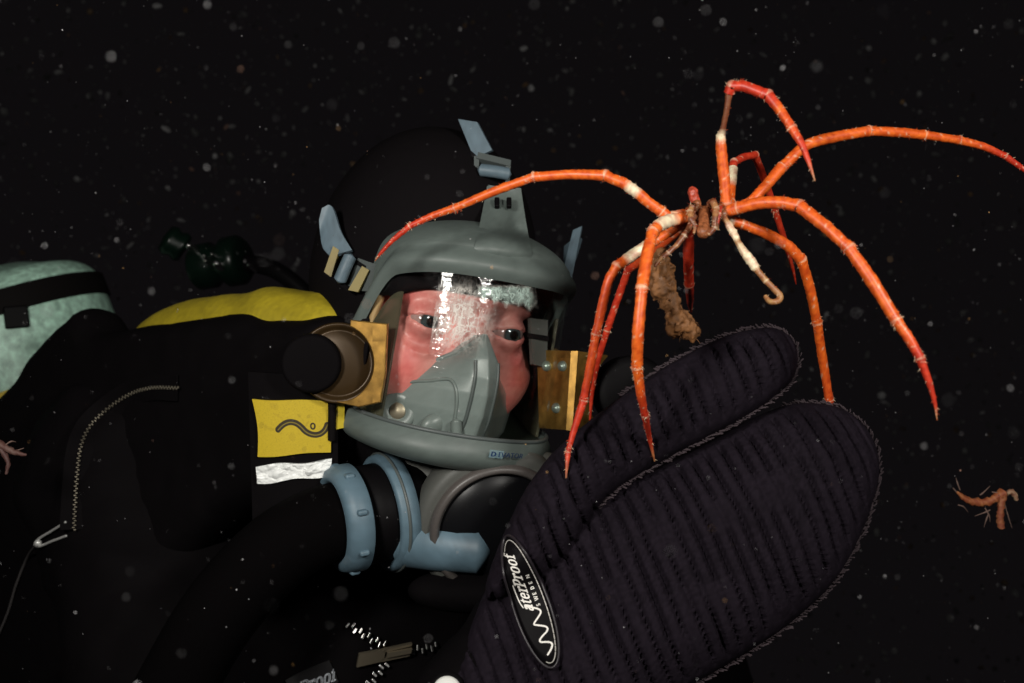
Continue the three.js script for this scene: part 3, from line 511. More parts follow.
  // name on the chin band
  const txt = canvasTex(320, 80, (k, w, h) => { k.clearRect(0, 0, w, h); k.fillStyle = 'rgba(150,185,200,0.22)'; k.fillRect(2, 8, 84, 66); k.fillStyle = '#20365f'; k.font = 'bold 56px sans-serif'; k.textBaseline = 'middle'; k.fillText('D', 10, 42); k.font = '54px sans-serif'; k.fillText('IVATOR', 54, 42); });
  LP('lettering', shell((u, v) => { const t = mix(-0.07, 0.29, u), p = vis(t, 0, 0.0106); p.y += mix(-0.0055, 0.0010, v); p.z -= mix(0.0006, 0, v); return p; }, 16, 4, 0.0003), std(1, 1, 1, 0.5, { map: txt, transparent: true }), 'blue lettering on the chin band');

  // brass plate and round fitting on the diver's right side
  const wing = (l, hole, d, th) => { const s = new THREE.Shape(l.map(([x, y]) => new THREE.Vector2((x - 512) / F * d, (341.5 - y) / F * d))); const g = new THREE.ExtrudeGeometry(s, { depth: th, bevelEnabled: true, bevelSize: 0.0008, bevelThickness: 0.0008, bevelSegments: 2, curveSegments: 20 }); return g.translate(0, 0, -d); };
  const arc = (cx, cy, rx, ry, a0, a1, n = 20) => Array.from({ length: n + 1 }, (_, i) => { const a = mix(a0, a1, i / n); return [cx + rx * Math.cos(a), cy + ry * Math.sin(a)]; });
  const lp = wing([[352, 321], [389, 325], [387, 372], [382, 401], [360, 406], [337, 402], ...arc(337, 363, 40, 40, 1.45, -1.2).map(([x, y]) => [x, y])], null, 0.652, 0.0022);
  { const piv = P(365, 363, 0.652); lp.translate(-piv.x, -piv.y, -piv.z).rotateY(-0.25).translate(piv.x, piv.y, piv.z); }
  WP('side_plate', lp, M.brass, 'brass side plate with a round cut-out');
  WP('round_fitting', lathe([[0, 0.001], [0.015, 0.0004], [0.0215, -0.0016], [0.0232, -0.0022], [0.0240, 0.0004], [0.0262, 0.0012], [0.0275, 0.0004], [0.0278, -0.012], [0, -0.012]], P(338, 363, 0.664), V(0.10, 0.03, 1), 56), M.bronze);
  WP('side_plate', (() => {
    const A = (v) => P(mix(537, 539, v), mix(350, 428, v), 0.722), B = (v) => P(mix(571, 566, v), mix(351, 430, v), 0.700), C = (v) => P(mix(578, 572, v), mix(351, 431, v), 0.6985), D = (v) => { const n = v * 2 - 1; return P(mix(608, 600, v) - 15 * (1 - n * n), mix(356, 430, v), 0.712); };
    const two = (a, b) => shell((u, v) => a(1 - v).clone().lerp(b(1 - v), u), 6, 16, 0.0022); const uvScale = [[0.03, 0.05], [0.006, 0.05], [0.025, 0.05]], l = [two(A, B), two(B, C), two(C, D)]; l.forEach((q, n) => { const a = q.attributes.uv; for (let m = 0; m < a.count; m++) a.setXY(m, a.getX(m) * uvScale[n][0] + n * 0.03, a.getY(m) * uvScale[n][1]); }); return mergeGeometries(l);
  })(), M.brass, 'folded brass side plate with a curved cut-out');
  for (const [x, y] of [[546, 366], [562, 366], [556, 408]]) { const q = P(x, y, 0.7135 - (x - 546) * 0.0006); WP('rivet', lathe([[0, 0.0022], [0.0022, 0.0018], [0.0038, 0], [0.0038, -0.002]], q, V(-0.5, 0.1, 0.85), 16), std(0.34, 0.42, 0.36, 0.35, { metalness: 0.6 })); }
  WP('round_fitting', lathe([[0, 0.004], [0.02, 0.0045], [0.0265, 0.002], [0.0275, 0], [0.0275, -0.022], [0, -0.022]], P(634, 392, 0.735), V(0.15, 0.05, 1), 48), M.black);
WP('round_pad', lathe([[0, 0.002], [0.017, 0.002], [0.0195, 0.0005], [0.0200, -0.004], [0.019, -0.02], [0, -0.02]], P(311, 364, 0.655), V(0.12, -0.1, 1), 48), M.suit);
}

// ---------------------------------------------------------------- breathing valve below the chin, with hose coupling
{
  const g = thing('breathing_valve', 'blue grey breathing valve and ribbed hose coupling under the mask', 'breathing valve', P(440, 520, 0.69));
  const fw = V(0.22, -0.25, 0.95).normalize();
  part(g, 'housing', lathe([[0, -0.03], [0.05, -0.03], [0.056, -0.01], [0.056, 0.004], [0.050, 0.012], [0.0, 0.012]], P(495, 522, 0.68), fw, 64), M.housing);
  part(g, 'yoke', nets((x, y, z) => { const p = V(x, y, z); return smin(cap(x, y, z, P(415, 470, 0.70), P(545, 476, 0.69), 0.017, 0.017), ell(x, y, z, P(470, 490, 0.70), 0.05, 0.025, 0.03), 0.01); }, P(380, 560, 0.76).add(V(0, 0, 0.0)), V(0.07, -0.05, -0.64), 0.0028), M.housing);
  part(g, 'cover_rim', lathe([[0.0475, 0.010], [0.0475, 0.0155], [0.0445, 0.0185], [0.0415, 0.0165], [0.0415, 0.010]], P(495, 522, 0.68), fw, 72), std(0.085, 0.075, 0.07, 0.4));
  part(g, 'cover', lathe([[0, 0.022], [0.018, 0.021], [0.03, 0.018], [0.0418, 0.013], [0.0418, 0.008]], P(495, 522, 0.68), fw, 64), M.blackGloss);
  { const q = P(474, 590, 0.678); part(g, 'shade_cover', nets((x, y, z) => ell(x, y, z, q, 0.046, 0.015, 0.024), V(q.x - 0.062, q.y - 0.028, q.z - 0.04), V(q.x + 0.062, q.y + 0.028, q.z + 0.04), 0.003), M.suit); }  // black ellipsoid added as shade, hiding the lower arc of the housing
  const ax = V(-0.86, -0.10, 0.50).normalize();
  part(g, 'coupling_ring', tint(M.blue, lathe([[0.0255, 0.000], [0.0255, 0.006], [0.029, 0.0085], [0.0345, 0.006], [0.0368, 0], [0.0368, -0.008], [0.033, -0.010], [0.0255, -0.010]], P(343, 519, 0.668), ax, 72), 0.22), M.blue);
  for (let i = 0; i < 8; i++) { const a = (i + 0.35) / 8 * 6.283, u = V(0, 1, 0).cross(ax).normalize(), w = ax.clone().cross(u), q = P(343, 519, 0.668).addScaledVector(u, Math.cos(a) * 0.0358).addScaledVector(w, Math.sin(a) * 0.0358).addScaledVector(ax, -0.001); part(g, 'grip_lug', tint(M.blue, new RoundedBoxGeometry(0.007, 0.004, 0.007, 3, 0.0018).applyQuaternion(new THREE.Quaternion().setFromUnitVectors(V(0, 0, 1), ax)).translate(q.x, q.y, q.z)), M.blue); }
  part(g, 'hose_end', lathe([[0, -0.004], [0.0255, -0.002], [0.0255, 0.001]], P(343, 519, 0.668), ax, 40), M.black);
  { const c = P(343, 519, 0.668); part(g, 'hose', tube([0, 0.02, 0.05, 0.09, 0.13].map((d, i) => ({ p: c.clone().addScaledVector(ax, d).add(V(0, -d * d * 6, -d * d * 3)), r: 0.0262 })), 24, 5), std(0.0022, 0.0018, 0.002, 0.9, { specularIntensity: 0.05 })); }
  part(g, 'neck', lathe([[0, -0.05], [0.034, -0.05], [0.0345, -0.02], [0.034, 0], [0, 0]], P(350, 518, 0.676), ax, 48), M.black);
  part(g, 'collar_ring', tint(M.blue, lathe([[0.034, 0.004], [0.0375, 0.006], [0.0405, 0.004], [0.0415, -0.002], [0.041, -0.008], [0.034, -0.010]], P(386, 512, 0.690), ax, 72), 0.22), M.blue);
  part(g, 'collar_line', lathe([[0.0412, 0.0012], [0.0423, 0.0006], [0.0423, -0.0004], [0.0412, -0.001]], P(386, 512, 0.690), ax, 72), M.rubberDark);
  part(g, 'spigot', tint(M.blue, tube([[404, 536, 0.682, 27], [414, 538, 0.680, 30], [440, 544, 0.672, 27], [462, 547, 0.668, 25], [480, 549, 0.666, 24.5]].map(([x, y, d, r]) => ({ p: P(x, y, d), r: r * d / F })), 32, 6), 0.2), M.blue);
}

// ---------------------------------------------------------------- mitten
const mp = plane(P(700, 520, 0.605), V(-0.06, 0.28, 1));
const fingersPx = [[430, 760], [465, 640], [498, 565], [540, 525], [590, 500], [640, 472], [700, 444], [750, 418], [785, 404], [815, 401], [845, 407], [868, 426], [880, 450], [882, 475], [873, 510], [857, 548], [836, 582], [802, 616], [756, 649], [700, 682], [640, 718], [560, 770], [480, 830]];
const thumbPx = [[488, 600], [512, 520], [543, 468], [580, 432], [620, 401], [665, 371], [710, 347], [745, 336], [770, 335], [787, 346], [793, 365], [787, 386], [768, 404], [735, 425], [690, 449], [645, 474], [610, 497], [588, 525], [560, 570]];
const fF = padField(mp, fingersPx, 0.032, 0.045, -0.009), tF = padField(mp, thumbPx, 0.024, 0.026, 0.012);
const mitLocal = (x, y, z) => smin(fF(x, y, z), tF(x, y, z), 0.003);
const mitField = (x, y, z) => { const q = V(x, y, z).sub(mp.o); return mitLocal(q.dot(mp.u), q.dot(mp.v), q.dot(mp.n)); };
const onMitten = (x, y, lift = 0) => { const p = march(mitField, x, y); return p.addScaledVector(p.clone().normalize(), -lift); };
{
  const g = thing('diving_mitten', 'black ribbed three finger diving mitten held out under the sea spider', 'mitten', P(560, 640, 0.615));
  const xs = [...fF.poly, ...tF.poly].map((p) => p[0]), ys = [...fF.poly, ...tF.poly].map((p) => p[1]);
  const geo = nets(mitLocal, V(Math.min(...xs) - 0.008, Math.min(...ys) - 0.008, -0.045), V(Math.max(...xs) + 0.008, Math.max(...ys) + 0.008, 0.045), 0.0014);
  const p = geo.attributes.position, n = geo.attributes.normal, ra = [0.93, 0.37];
  for (let i = 0; i < p.count; i++) {                        // knitted ribs across the hand, broken and wavering
    const x = p.getX(i), y = p.getY(i), z = p.getZ(i), thumb = tF(x, y, z) < fF(x, y, z);
    const s = x * ra[0] + y * ra[1] + 0.004 * (fbm(x * 30, y * 30, z * 20, 2) - 0.37) + (thumb ? 0.002 : 0), t = -x * ra[1] + y * ra[0];
    const k = s / 0.0094, w = Math.abs((k - Math.floor(k)) - 0.5) * 2, gr = sstep(0.60, 0.92, w), e = Math.max(polyDist(fF.poly, x, y), polyDist(tF.poly, x, y));
    const br = 0.35 + 0.65 * sstep(0.3, 0.5, noise(Math.floor(k) * 7.3, t * 45, 5)), d = -0.0058 * gr * br * sstep(0.002, 0.012, e) + 0.0009 * (fbm(x * 120, y * 120, z * 120, 3) - 0.44);
    p.setXYZ(i, x + n.getX(i) * d, y + n.getY(i) * d, z + n.getZ(i) * d);
  }
  geo.computeVertexNormals();
  paint(geo, (x, y, z) => { const k = 1 + 0.5 * (fbm(x * 35, y * 35, z * 35, 3) - 0.44) + 0.7 * (noise(x * 700, y * 700, z * 700) - 0.5); return [k, k, k]; });
  geo.applyMatrix4(new THREE.Matrix4().makeBasis(mp.u, mp.v, mp.n).setPosition(mp.o));
  const knit = std(0.0112, 0.0082, 0.0124, 0.85, { vertexColors: true, specularIntensity: 0.12 });
  part(g, 'shell', geo, knit);
  const thread = std(0.046, 0.034, 0.039, 0.75, { specularIntensity: 0.3 });
  const stitch = (poly, from, to, z, name) => {
    const c = new THREE.CatmullRomCurve3(poly.slice(from, to).map(([x, y]) => mp.up(x, y, z)), false), L = c.getLength(), list = [];
    for (let s = 0, i = 0; s < L; s += rr(0.0007, 0.0014), i++) { const q = c.getPointAt(s / L), t = c.getTangentAt(s / L), o = mp.n.clone().cross(t).normalize(), m = new THREE.Matrix4().makeBasis(t, o, mp.n); const b = new THREE.CapsuleGeometry(rr(0.0004, 0.0007), rr(0.0014, 0.0030), 2, 5).rotateZ(0.95 + 1.0 * (rnd() - 0.5)).rotateX(0.4).applyMatrix4(m); q.addScaledVector(mp.n, 0.0030 + 0.0008 * rnd()).addScaledVector(o, 0.0024 * (rnd() - 0.5) + 0.0006); list.push(b.translate(q.x, q.y, q.z)); }
    const e = part(g, name, join(list), thread); e.userData.kind = 'stuff';
    part(g, 'seam_welt', tube(c.getSpacedPoints(120).map((q) => ({ p: q, r: 0.0016 })), 6, 1), knit2);
  };
  const knit2 = std(0.03, 0.023, 0.028, 0.85, { specularIntensity: 0.15 });
  const near = (poly, x, y) => { const q = mp.flat(mp.hit(x, y)); let b = 0, d = 1e9; poly.forEach((w, i) => { const e = Math.hypot(w[0] - q[0], w[1] - q[1]); if (e < d) { d = e; b = i; } }); return b; };
  stitch(fF.poly, near(fF.poly, 785, 408), near(fF.poly, 640, 718), -0.009, 'stitching');
  stitch(tF.poly, near(tF.poly, 745, 336), near(tF.poly, 600, 508) + 1, 0.012, 'stitching');
  stitch(tF.poly, near(tF.poly, 620, 401), near(tF.poly, 745, 336) + 1, 0.012, 'stitching');
  // oval rubber badge near the cuff
  const tex = canvasTex(1024, 240, (k, w, h) => {
    k.fillStyle = '#0d0b0d'; k.fillRect(0, 0, w, h); k.lineCap = k.lineJoin = 'round';
    k.strokeStyle = '#d8d4cc'; k.lineWidth = 7; k.setLineDash([34, 9]); k.beginPath(); k.ellipse(512, 120, 486, 102, 0, 0.5, 2.75); k.stroke(); k.setLineDash([]); k.beginPath(); k.ellipse(512, 120, 486, 102, 0, -0.55, 0.5); k.stroke(); k.beginPath(); k.ellipse(512, 120, 486, 102, 0, 2.75, 3.4); k.stroke();
    k.strokeStyle = k.fillStyle = '#f3efe8'; k.lineWidth = 13; k.beginPath(); k.moveTo(90, 118); k.bezierCurveTo(150, 190, 170, 180, 190, 110); k.bezierCurveTo(205, 80, 225, 110, 250, 160); k.bezierCurveTo(285, 200, 300, 150, 330, 100); k.bezierCurveTo(345, 90, 360, 130, 395, 165); k.bezierCurveTo(430, 190, 455, 120, 480, 85); k.stroke();
    k.save(); k.translate(425, 128); k.transform(1, 0, -0.35, 1, 0, 0); k.font = 'italic 100px serif'; k.lineWidth = 4; k.fillText('ater', 0, 0); k.strokeText('ater', 0, 0); k.fillText('Proof', 185, 0); k.strokeText('Proof', 185, 0); k.restore();
    k.beginPath(); k.lineWidth = 8; k.moveTo(660, 44); k.bezierCurveTo(580, 40, 520, 46, 480, 62); k.stroke();
    k.font = 'bold 40px sans-serif'; let X = 450; for (const ch of 'SWEDEN') { k.fillText(ch, X, 184); X += 44; }
  });
  // long axis runs from the lower end (558, 664) up to the top end (508, 541)
  const A = [553, 664], B = [510, 541], L = Math.hypot(B[0] - A[0], B[1] - A[1]), e = [(B[0] - A[0]) / L, (B[1] - A[1]) / L], s = [-e[1], e[0]];
  const a2 = mp.flat(mp.hit(...A)), b2 = mp.flat(mp.hit(...B)), mid = [(a2[0] + b2[0]) / 2, (a2[1] + b2[1]) / 2], hx = [(b2[0] - a2[0]) / 2, (b2[1] - a2[1]) / 2], hl = Math.hypot(...hx), hw = [hx[1] / hl * 0.0098, -hx[0] / hl * 0.0098];
  const lay = (u, w, lift) => { const x = mid[0] + hx[0] * u + hw[0] * w, y = mid[1] + hx[1] * u + hw[1] * w; let z = 0.06; for (let i = 0; i < 80; i++) { const d = mitLocal(x, y, z); if (d < 0.0002) break; z -= d * 0.7; } return mp.up(x, y, z + lift); };
  const badge = (grow, lift) => {
    const pos = [], uv = [], idx = [], nr = 10, na = 56;
    for (let i = 0; i <= nr; i++) for (let j = 0; j <= na; j++) { const r = i / nr, a = j / na * 2 * Math.PI, u = r * Math.cos(a), v = r * Math.sin(a), q = lay(u * grow, v * (1 - 0.10 * u) * grow, lift * (i === nr ? 0.2 : 1)); pos.push(q.x, q.y, q.z); uv.push(0.5 + 0.5 * u, 0.5 - 0.5 * v); }
    for (let i = 0; i < nr; i++) for (let j = 0; j < na; j++) { const q = i * (na + 1) + j; idx.push(q, q + 1, q + na + 2, q, q + na + 2, q + na + 1); }
    const b = new THREE.BufferGeometry(); b.setAttribute('position', new THREE.Float32BufferAttribute(pos, 3)); b.setAttribute('uv', new THREE.Float32BufferAttribute(uv, 2)); b.setIndex(idx); b.computeVertexNormals(); return b;
  };
  part(g, 'badge', badge(1, 0.0042), std(1, 1, 1, 0.6, { map: tex, specularIntensity: 0.2 }), 'long oval black badge with white lettering');
  part(g, 'badge_rim', (() => { const pts = []; for (let j = 0; j <= 60; j++) { const a = j / 60 * 2 * Math.PI, u = Math.cos(a) * 1.02, w = Math.sin(a) * (1 - 0.1 * Math.cos(a)) * 1.06; pts.push(lay(u, w, 0.0035)); } return simpleTube(pts, 0.0009, 6, 1); })(), std(0.02, 0.016, 0.02, 0.4));
}

// ---------------------------------------------------------------- sea spider
{
  const B = P(702, 215, 0.565), g = thing('sea_spider', 'bright orange long legged sea spider standing on the black mitten', 'sea spider', B);
  const O = [0.74, 0.115, 0.012], OR = [0.66, 0.075, 0.012], RD = [0.55, 0.035, 0.012], W = [0.80, 0.62, 0.42], BR = [0.18, 0.055, 0.022], TN = [0.36, 0.16, 0.06];
  const parts = [], bristles = [], px = 0.565 / F;
  const col = { o: O, r: OR, d: RD, w: W, b: BR, t: TN };
  // each limb: [x, y, depth, half width in pixels, colour, joint?]
  const limb = (pts, o = {}) => {
    const list = [];
    pts.forEach(([x, y, d, r, c, joint], i) => {
      const p = P(x, y, d), R = r * 0.925 * 0.565 / F;
      if (joint && i > 0 && i < pts.length - 1) {
        const a = P(...pts[i - 1].slice(0, 3)).sub(p).normalize(), b = P(...pts[i + 1].slice(0, 3)).sub(p).normalize(), e = 0.0028, pc = [0, 1, 2].map((k) => mix(col[c][k], W[k], 0.5));
        const g1 = rr(0.7, 1.2); list.push({ p: p.clone().addScaledVector(a, e * 1.5), r: R * rr(0.95, 1.02), c: col[c] }, { p: p.clone().addScaledVector(a, e * 0.28), r: R * 1.06, c: col[c] }, { p: p.clone(), r: R * rr(1.08, 1.16), c: pc }, { p: p.clone().addScaledVector(b, e * 0.28), r: R * 1.02, c: col[c] }, { p: p.clone().addScaledVector(b, e * 1.6 * g1), r: R * rr(0.92, 0.98), c: col[c] });
      } else list.push({ p, r: R, c: col[c] });
    });
    parts.push(tube(list, 14, 14, { wobble: 0.22, mottle: 0.55, specks: W }));
    if (o.bristle) {
      const cv = new THREE.CatmullRomCurve3(list.map((q) => q.p), false, 'centripetal');
      for (let i = 0; i < o.bristle * 2.2; i++) {
        const t = Math.pow(rnd(), 0.7), p = cv.getPoint(t), T = cv.getTangent(t), k = Math.min(Math.floor(t * (list.length - 1)), list.length - 2), R = mix(list[k].r, list[k + 1].r, t * (list.length - 1) - k);
        const d = V(rr(-1, 1), rr(-1, 1), rr(-1, 1)); d.addScaledVector(T, -d.dot(T)).normalize(); const tip = d.clone().addScaledVector(T, 0.6).normalize(), l = rr(0.0008, 0.0021);
        const c = new THREE.ConeGeometry(rr(0.00012, 0.00026), l, 4); c.translate(0, l / 2, 0); c.applyQuaternion(new THREE.Quaternion().setFromUnitVectors(V(0, 1, 0), tip)); const q = p.clone().addScaledVector(d, R * 0.9); c.translate(q.x, q.y, q.z);
        const w = rnd() < 0.6 ? W : OR; paint(c, () => w); bristles.push(c);
      }
    }
  };
  const f2 = toD(onMitten(654, 461)), f3 = toD(onMitten(566, 478));
  function toD(p) { return -p.z; }
  // five on the diver's side, five on the other
  limb([[696, 213, 0.565, 6, 'b'], [682, 215, 0.563, 6, 'o'], [668, 217, 0.560, 6, 'w'], [662, 212, 0.560, 6, 'o', 1], [648, 202, 0.560, 6, 'o'], [640, 195, 0.560, 6, 'o'], [636, 192, 0.560, 6.2, 'w'], [629, 187, 0.560, 6.2, 'w'], [625, 184, 0.560, 6, 'o'], [605, 175.5, 0.562, 6, 'o', 1], [570, 174.5, 0.568, 5.4, 'o'], [534, 177, 0.572, 5.2, 'o', 1], [495, 191, 0.580, 5, 'o'], [455, 208, 0.588, 4.6, 'o', 1], [432, 216, 0.592, 4, 'r'], [410, 226, 0.596, 3.6, 'd', 1], [392, 241, 0.600, 2.9, 'd'], [380, 254, 0.603, 1.8, 'd'], [375, 261, 0.605, 0.5, 't']], { bristle: 70 });
  limb([[692, 215, 0.560, 6, 'b'], [678, 219, 0.556, 6.4, 'o'], [668, 221, 0.552, 7, 'w'], [658, 226, 0.548, 7, 'w'], [653, 232, 0.545, 6.4, 'o', 1], [648, 250, 0.540, 6.4, 'o'], [642, 288, 0.530, 6.2, 'o', 1], [638, 334, 0.530, 6, 'o'], [637, 367, 0.538, 5.6, 'o', 1], [641, 395, 0.548, 4.8, 'r'], [645, 415, 0.558, 4.0, 'd', 1], [650, 440, mix(0.565, f2, 0.6), 2.6, 'd'], [654.6, 461, f2 - 0.001, 0.9, 't']], { bristle: 80 });
  limb([[690, 218, 0.568, 5.6, 'b'], [672, 230, 0.570, 5.6, 'o'], [656, 240, 0.570, 5.6, 'o'], [646, 246, 0.570, 6, 'w'], [628, 258, 0.568, 6, 'w'], [617, 266, 0.566, 5.6, 'o', 1], [609, 280, 0.566, 5.4, 'r'], [596, 334, 0.572, 5.2, 'r', 1], [590, 368, 0.576, 5, 'r'], [584, 400, 0.580, 4.8, 'd', 1], [574, 430, mix(0.582, f3, 0.5), 3.8, 'd'], [568, 452, mix(0.584, f3, 0.8), 3, 'd', 1], [566, 478, f3 - 0.001, 0.9, 't']], { bristle: 80 });
  limb([[692, 220, 0.575, 5, 'b'], [668, 240, 0.600, 5, 'r'], [640, 262, 0.625, 5, 'r'], [628, 270, 0.635, 4.8, 'd', 1], [618, 298, 0.645, 4.6, 'd'], [607, 330, 0.655, 4.4, 'd', 1], [598, 360, 0.665, 4, 'd'], [592, 392, 0.675, 3, 'd'], [590, 420, 0.68, 1.5, 'd']], { bristle: 30 });
  limb([[694, 222, 0.575, 5, 'd'], [689, 234, 0.585, 6.2, 'd'], [688.5, 262, 0.60, 6.2, 'd'], [689, 284, 0.625, 5.6, 'd', 1], [690, 296, 0.67, 5, 'd'], [690, 304, 0.74, 4, 'd'], [691, 312, 0.80, 1.5, 'd']], { bristle: 10 });
  limb([[722, 210, 0.565, 6, 'b'], [726, 203, 0.563, 6, 'o', 1], [724, 175, 0.560, 6.2, 'o'], [721, 145, 0.556, 5.6, 'o'], [721, 136, 0.555, 5, 'w'], [723, 128, 0.553, 3.0, 'b'], [727, 108, 0.548, 3.0, 'b'], [729, 93, 0.545, 4, 'b'], [732, 86, 0.543, 5.6, 'd', 1], [743, 86, 0.540, 5.8, 'd'], [768, 95, 0.535, 5.6, 'd', 1], [780, 110, 0.532, 5.2, 'o'], [792, 128, 0.528, 4.6, 'r', 1], [802, 145, 0.525, 3.6, 'd'], [808, 160, 0.523, 2.6, 'd'], [815, 181, 0.521, 0.6, 't']], { bristle: 60 });
  limb([[724, 210, 0.570, 5, 'b'], [731, 201, 0.575, 4.4, 'o', 1], [731.5, 188, 0.580, 4.6, 'o'], [732, 182, 0.582, 5, 'w'], [733, 168, 0.588, 5, 'w'], [734, 162, 0.59, 4.4, 'd', 1], [744, 157, 0.60, 4.4, 'd'], [755, 155, 0.61, 4.4, 'd', 1], [764, 178, 0.63, 4.4, 'd'], [775, 210, 0.65, 4.2, 'd', 1], [784, 239, 0.67, 3.8, 'd'], [793, 270, 0.69, 2.2, 'd'], [796, 284, 0.70, 0.6, 'd']], { bristle: 20 });
  limb([[722, 213, 0.562, 6, 'b'], [734, 210, 0.560, 6, 'o'], [750, 203, 0.560, 6, 'o', 1], [764, 188, 0.562, 6, 'o'], [782, 167, 0.566, 6, 'o', 1], [807, 145, 0.570, 6, 'o'], [835, 137, 0.574, 6, 'o'], [869, 131, 0.578, 5.8, 'o', 1], [900, 132.5, 0.582, 5.4, 'o'], [924, 135, 0.585, 5.2, 'o', 1], [959, 140, 0.589, 4.8, 'o', 1], [985, 147, 0.591, 4.2, 'r'], [1005, 156, 0.593, 3.6, 'd', 1], [1026, 171, 0.595, 2.6, 'd'], [1050, 190, 0.598, 0.6, 't']], { bristle: 60 });
  limb([[724, 212, 0.560, 6, 'b'], [738, 208, 0.555, 6.6, 'o', 1], [760, 203, 0.548, 6.6, 'o'], [785, 203, 0.541, 6.6, 'o'], [799, 206, 0.537, 6.6, 'o', 1], [825, 226, 0.528, 6.2, 'o'], [849, 248, 0.521, 6.2, 'o', 1], [872, 281, 0.515, 6.4, 'o'], [896, 320, 0.510, 5.6, 'o', 1], [910, 340, 0.508, 5, 'r'], [920, 358, 0.507, 4.4, 'd', 1], [930, 385, 0.508, 3, 'd'], [935, 404, 0.509, 1.8, 'd'], [937, 420, 0.51, 0.4, 't']], { bristle: 90 });
  limb([[722, 215, 0.568, 6, 'b'], [731, 221, 0.568, 5, 'w'], [742, 224, 0.568, 5.6, 'o', 1], [765, 233, 0.570, 6, 'o'], [788, 246, 0.574, 6, 'o'], [801, 259, 0.578, 6, 'o', 1], [809, 285, 0.588, 5.6, 'o'], [817, 322, 0.600, 5.6, 'o', 1], [822, 355, 0.614, 5.4, 'o'], [829, 399, 0.632, 5.2, 'r', 1], [834, 430, 0.645, 4, 'd'], [836, 460, 0.655, 1.2, 't']], { bristle: 60 });
  // pale ovigers with hooked end, palps
  limb([[718, 211, 0.558, 4, 'b'], [727, 222, 0.555, 3.4, 't'], [733, 232, 0.553, 3.8, 'w', 1], [738, 242, 0.551, 3.2, 't'], [744, 252, 0.549, 4.4, 'w'], [751, 261, 0.548, 5, 'w', 1], [757, 270, 0.547, 3.6, 't'], [766, 281, 0.546, 3.2, 't', 1], [774, 289, 0.545, 3.4, 't'], [780, 296, 0.544, 3.4, 't'], [778, 301, 0.543, 3.2, 't'], [770, 301.5, 0.542, 3, 't'], [765, 296, 0.541, 2.2, 't']], { bristle: 10 });
  limb([[694, 216, 0.558, 4.5, 'b'], [689, 228, 0.555, 3, 'b'], [684, 236, 0.553, 3.2, 'b', 1], [676, 246, 0.552, 3, 't'], [668, 253, 0.551, 2.8, 'b', 1], [661, 258, 0.551, 2.6, 't'], [655, 266, 0.551, 2, 'b']], { bristle: 10 });
  limb([[697, 206, 0.556, 3.4, 'b'], [692, 207, 0.552, 4.4, 'b'], [690, 212, 0.550, 3.2, 't', 1], [691, 219, 0.548, 3.8, 'b'], [695, 226, 0.547, 2.2, 'b'], [694, 233, 0.546, 1.4, 't']], { bristle: 14 });
  limb([[709, 204, 0.556, 3.4, 'b'], [713, 203, 0.552, 4.6, 'b'], [716, 209, 0.550, 3.4, 't', 1], [715, 218, 0.548, 2.8, 'b'], [714, 228, 0.547, 3.0, 'b', 1], [709, 234, 0.546, 2.2, 't'], [705, 233, 0.546, 1.2, 't']], { bristle: 14 });
  limb([[713, 207, 0.556, 3.2, 'b'], [720, 207, 0.554, 3.6, 'b'], [719, 214, 0.551, 2.2, 'd', 1], [717, 224, 0.550, 2, 'b'], [718, 230, 0.549, 1, 't']], { bristle: 8 });
  // trunk, hanging proboscis and the upright red tail end
  const c = (x, y, d) => P(x, y, d);
  const trunkField = (x, y, z) => {
    let d = cap(x, y, z, c(690, 212, 0.566), c(727, 209, 0.566), 5.4 * px, 5.4 * px);
    d = smin(d, cap(x, y, z, c(704, 210, 0.560), c(703.5, 232, 0.548), 5.2 * px, 6.6 * px), 0.002);
    d = smin(d, cap(x, y, z, c(697, 208, 0.567), c(693, 192, 0.570), 4.4 * px, 5.2 * px), 0.0015);
    for (const [a, b, r] of [[697, 204, 4.4], [712, 203, 4.6], [718, 208, 4.2], [690, 214, 5], [723, 214, 5]]) d = smin(d, Math.hypot(x - c(a, b, 0.557).x, y - c(a, b, 0.557).y, z - c(a, b, 0.557).z) - r * px, 0.0015);
    return d + 0.0016 * (fbm(x * 700, y * 700, z * 700, 3) - 0.44);
  };
  const tg = nets(trunkField, P(676, 248, 0.58).setZ(-0.585), P(742, 180, 0.58).setZ(-0.535), 0.00062);
  paint(tg, (x, y, z) => { const k = 0.2 + 1.8 * fbm(x * 900, y * 900, z * 900, 3), tail = cap(x, y, z, c(696, 204, 0.568), c(693, 192, 0.570), 4.4 * px, 5.2 * px) < 0.0008, q = tail ? [0.45, 0.06, 0.03] : [0.27, 0.085, 0.03]; return q.map((v) => v * k); });
  const all = [...parts, tg, ...bristles].map((q) => { q = q.clone(); if (q.attributes.uv) q.deleteAttribute('uv'); return q.index ? q.toNonIndexed() : q; });
  part(g, 'body', mergeGeometries(all), std(1, 1, 1, 0.45, { vertexColors: true, clearcoat: 0.15, clearcoatRoughness: 0.35 }));

  // brown clump hanging below it
  const cl = thing('fibrous_clump', 'brown fibrous clump hanging under the sea spider', 'clump', P(668, 285, 0.566));
  const path = [[662, 258, 9], [662, 272, 12], [662, 288, 13], [668, 300, 9], [676, 312, 9], [679, 324, 14], [690, 331, 11]].map(([x, y, r]) => [P(x, y, 0.566), r * px]);
  const cf = (x, y, z) => { let d = 1; for (let i = 0; i < path.length - 1; i++) d = smin(d, cap(x, y, z, path[i][0], path[i + 1][0], path[i][1], path[i + 1][1]), 0.002); return d + 0.0085 * (fbm(x * 300, y * 300, z * 300, 5) - 0.40); };
  const cg = nets(cf, P(640, 352, 0.566).setZ(-0.585), P(712, 240, 0.566).setZ(-0.547), 0.00085);
  paint(cg, (x, y, z) => { const k = 0.35 + 1.4 * fbm(x * 500, y * 500, z * 500, 4); return [0.16 * k, 0.065 * k, 0.018 * k]; });
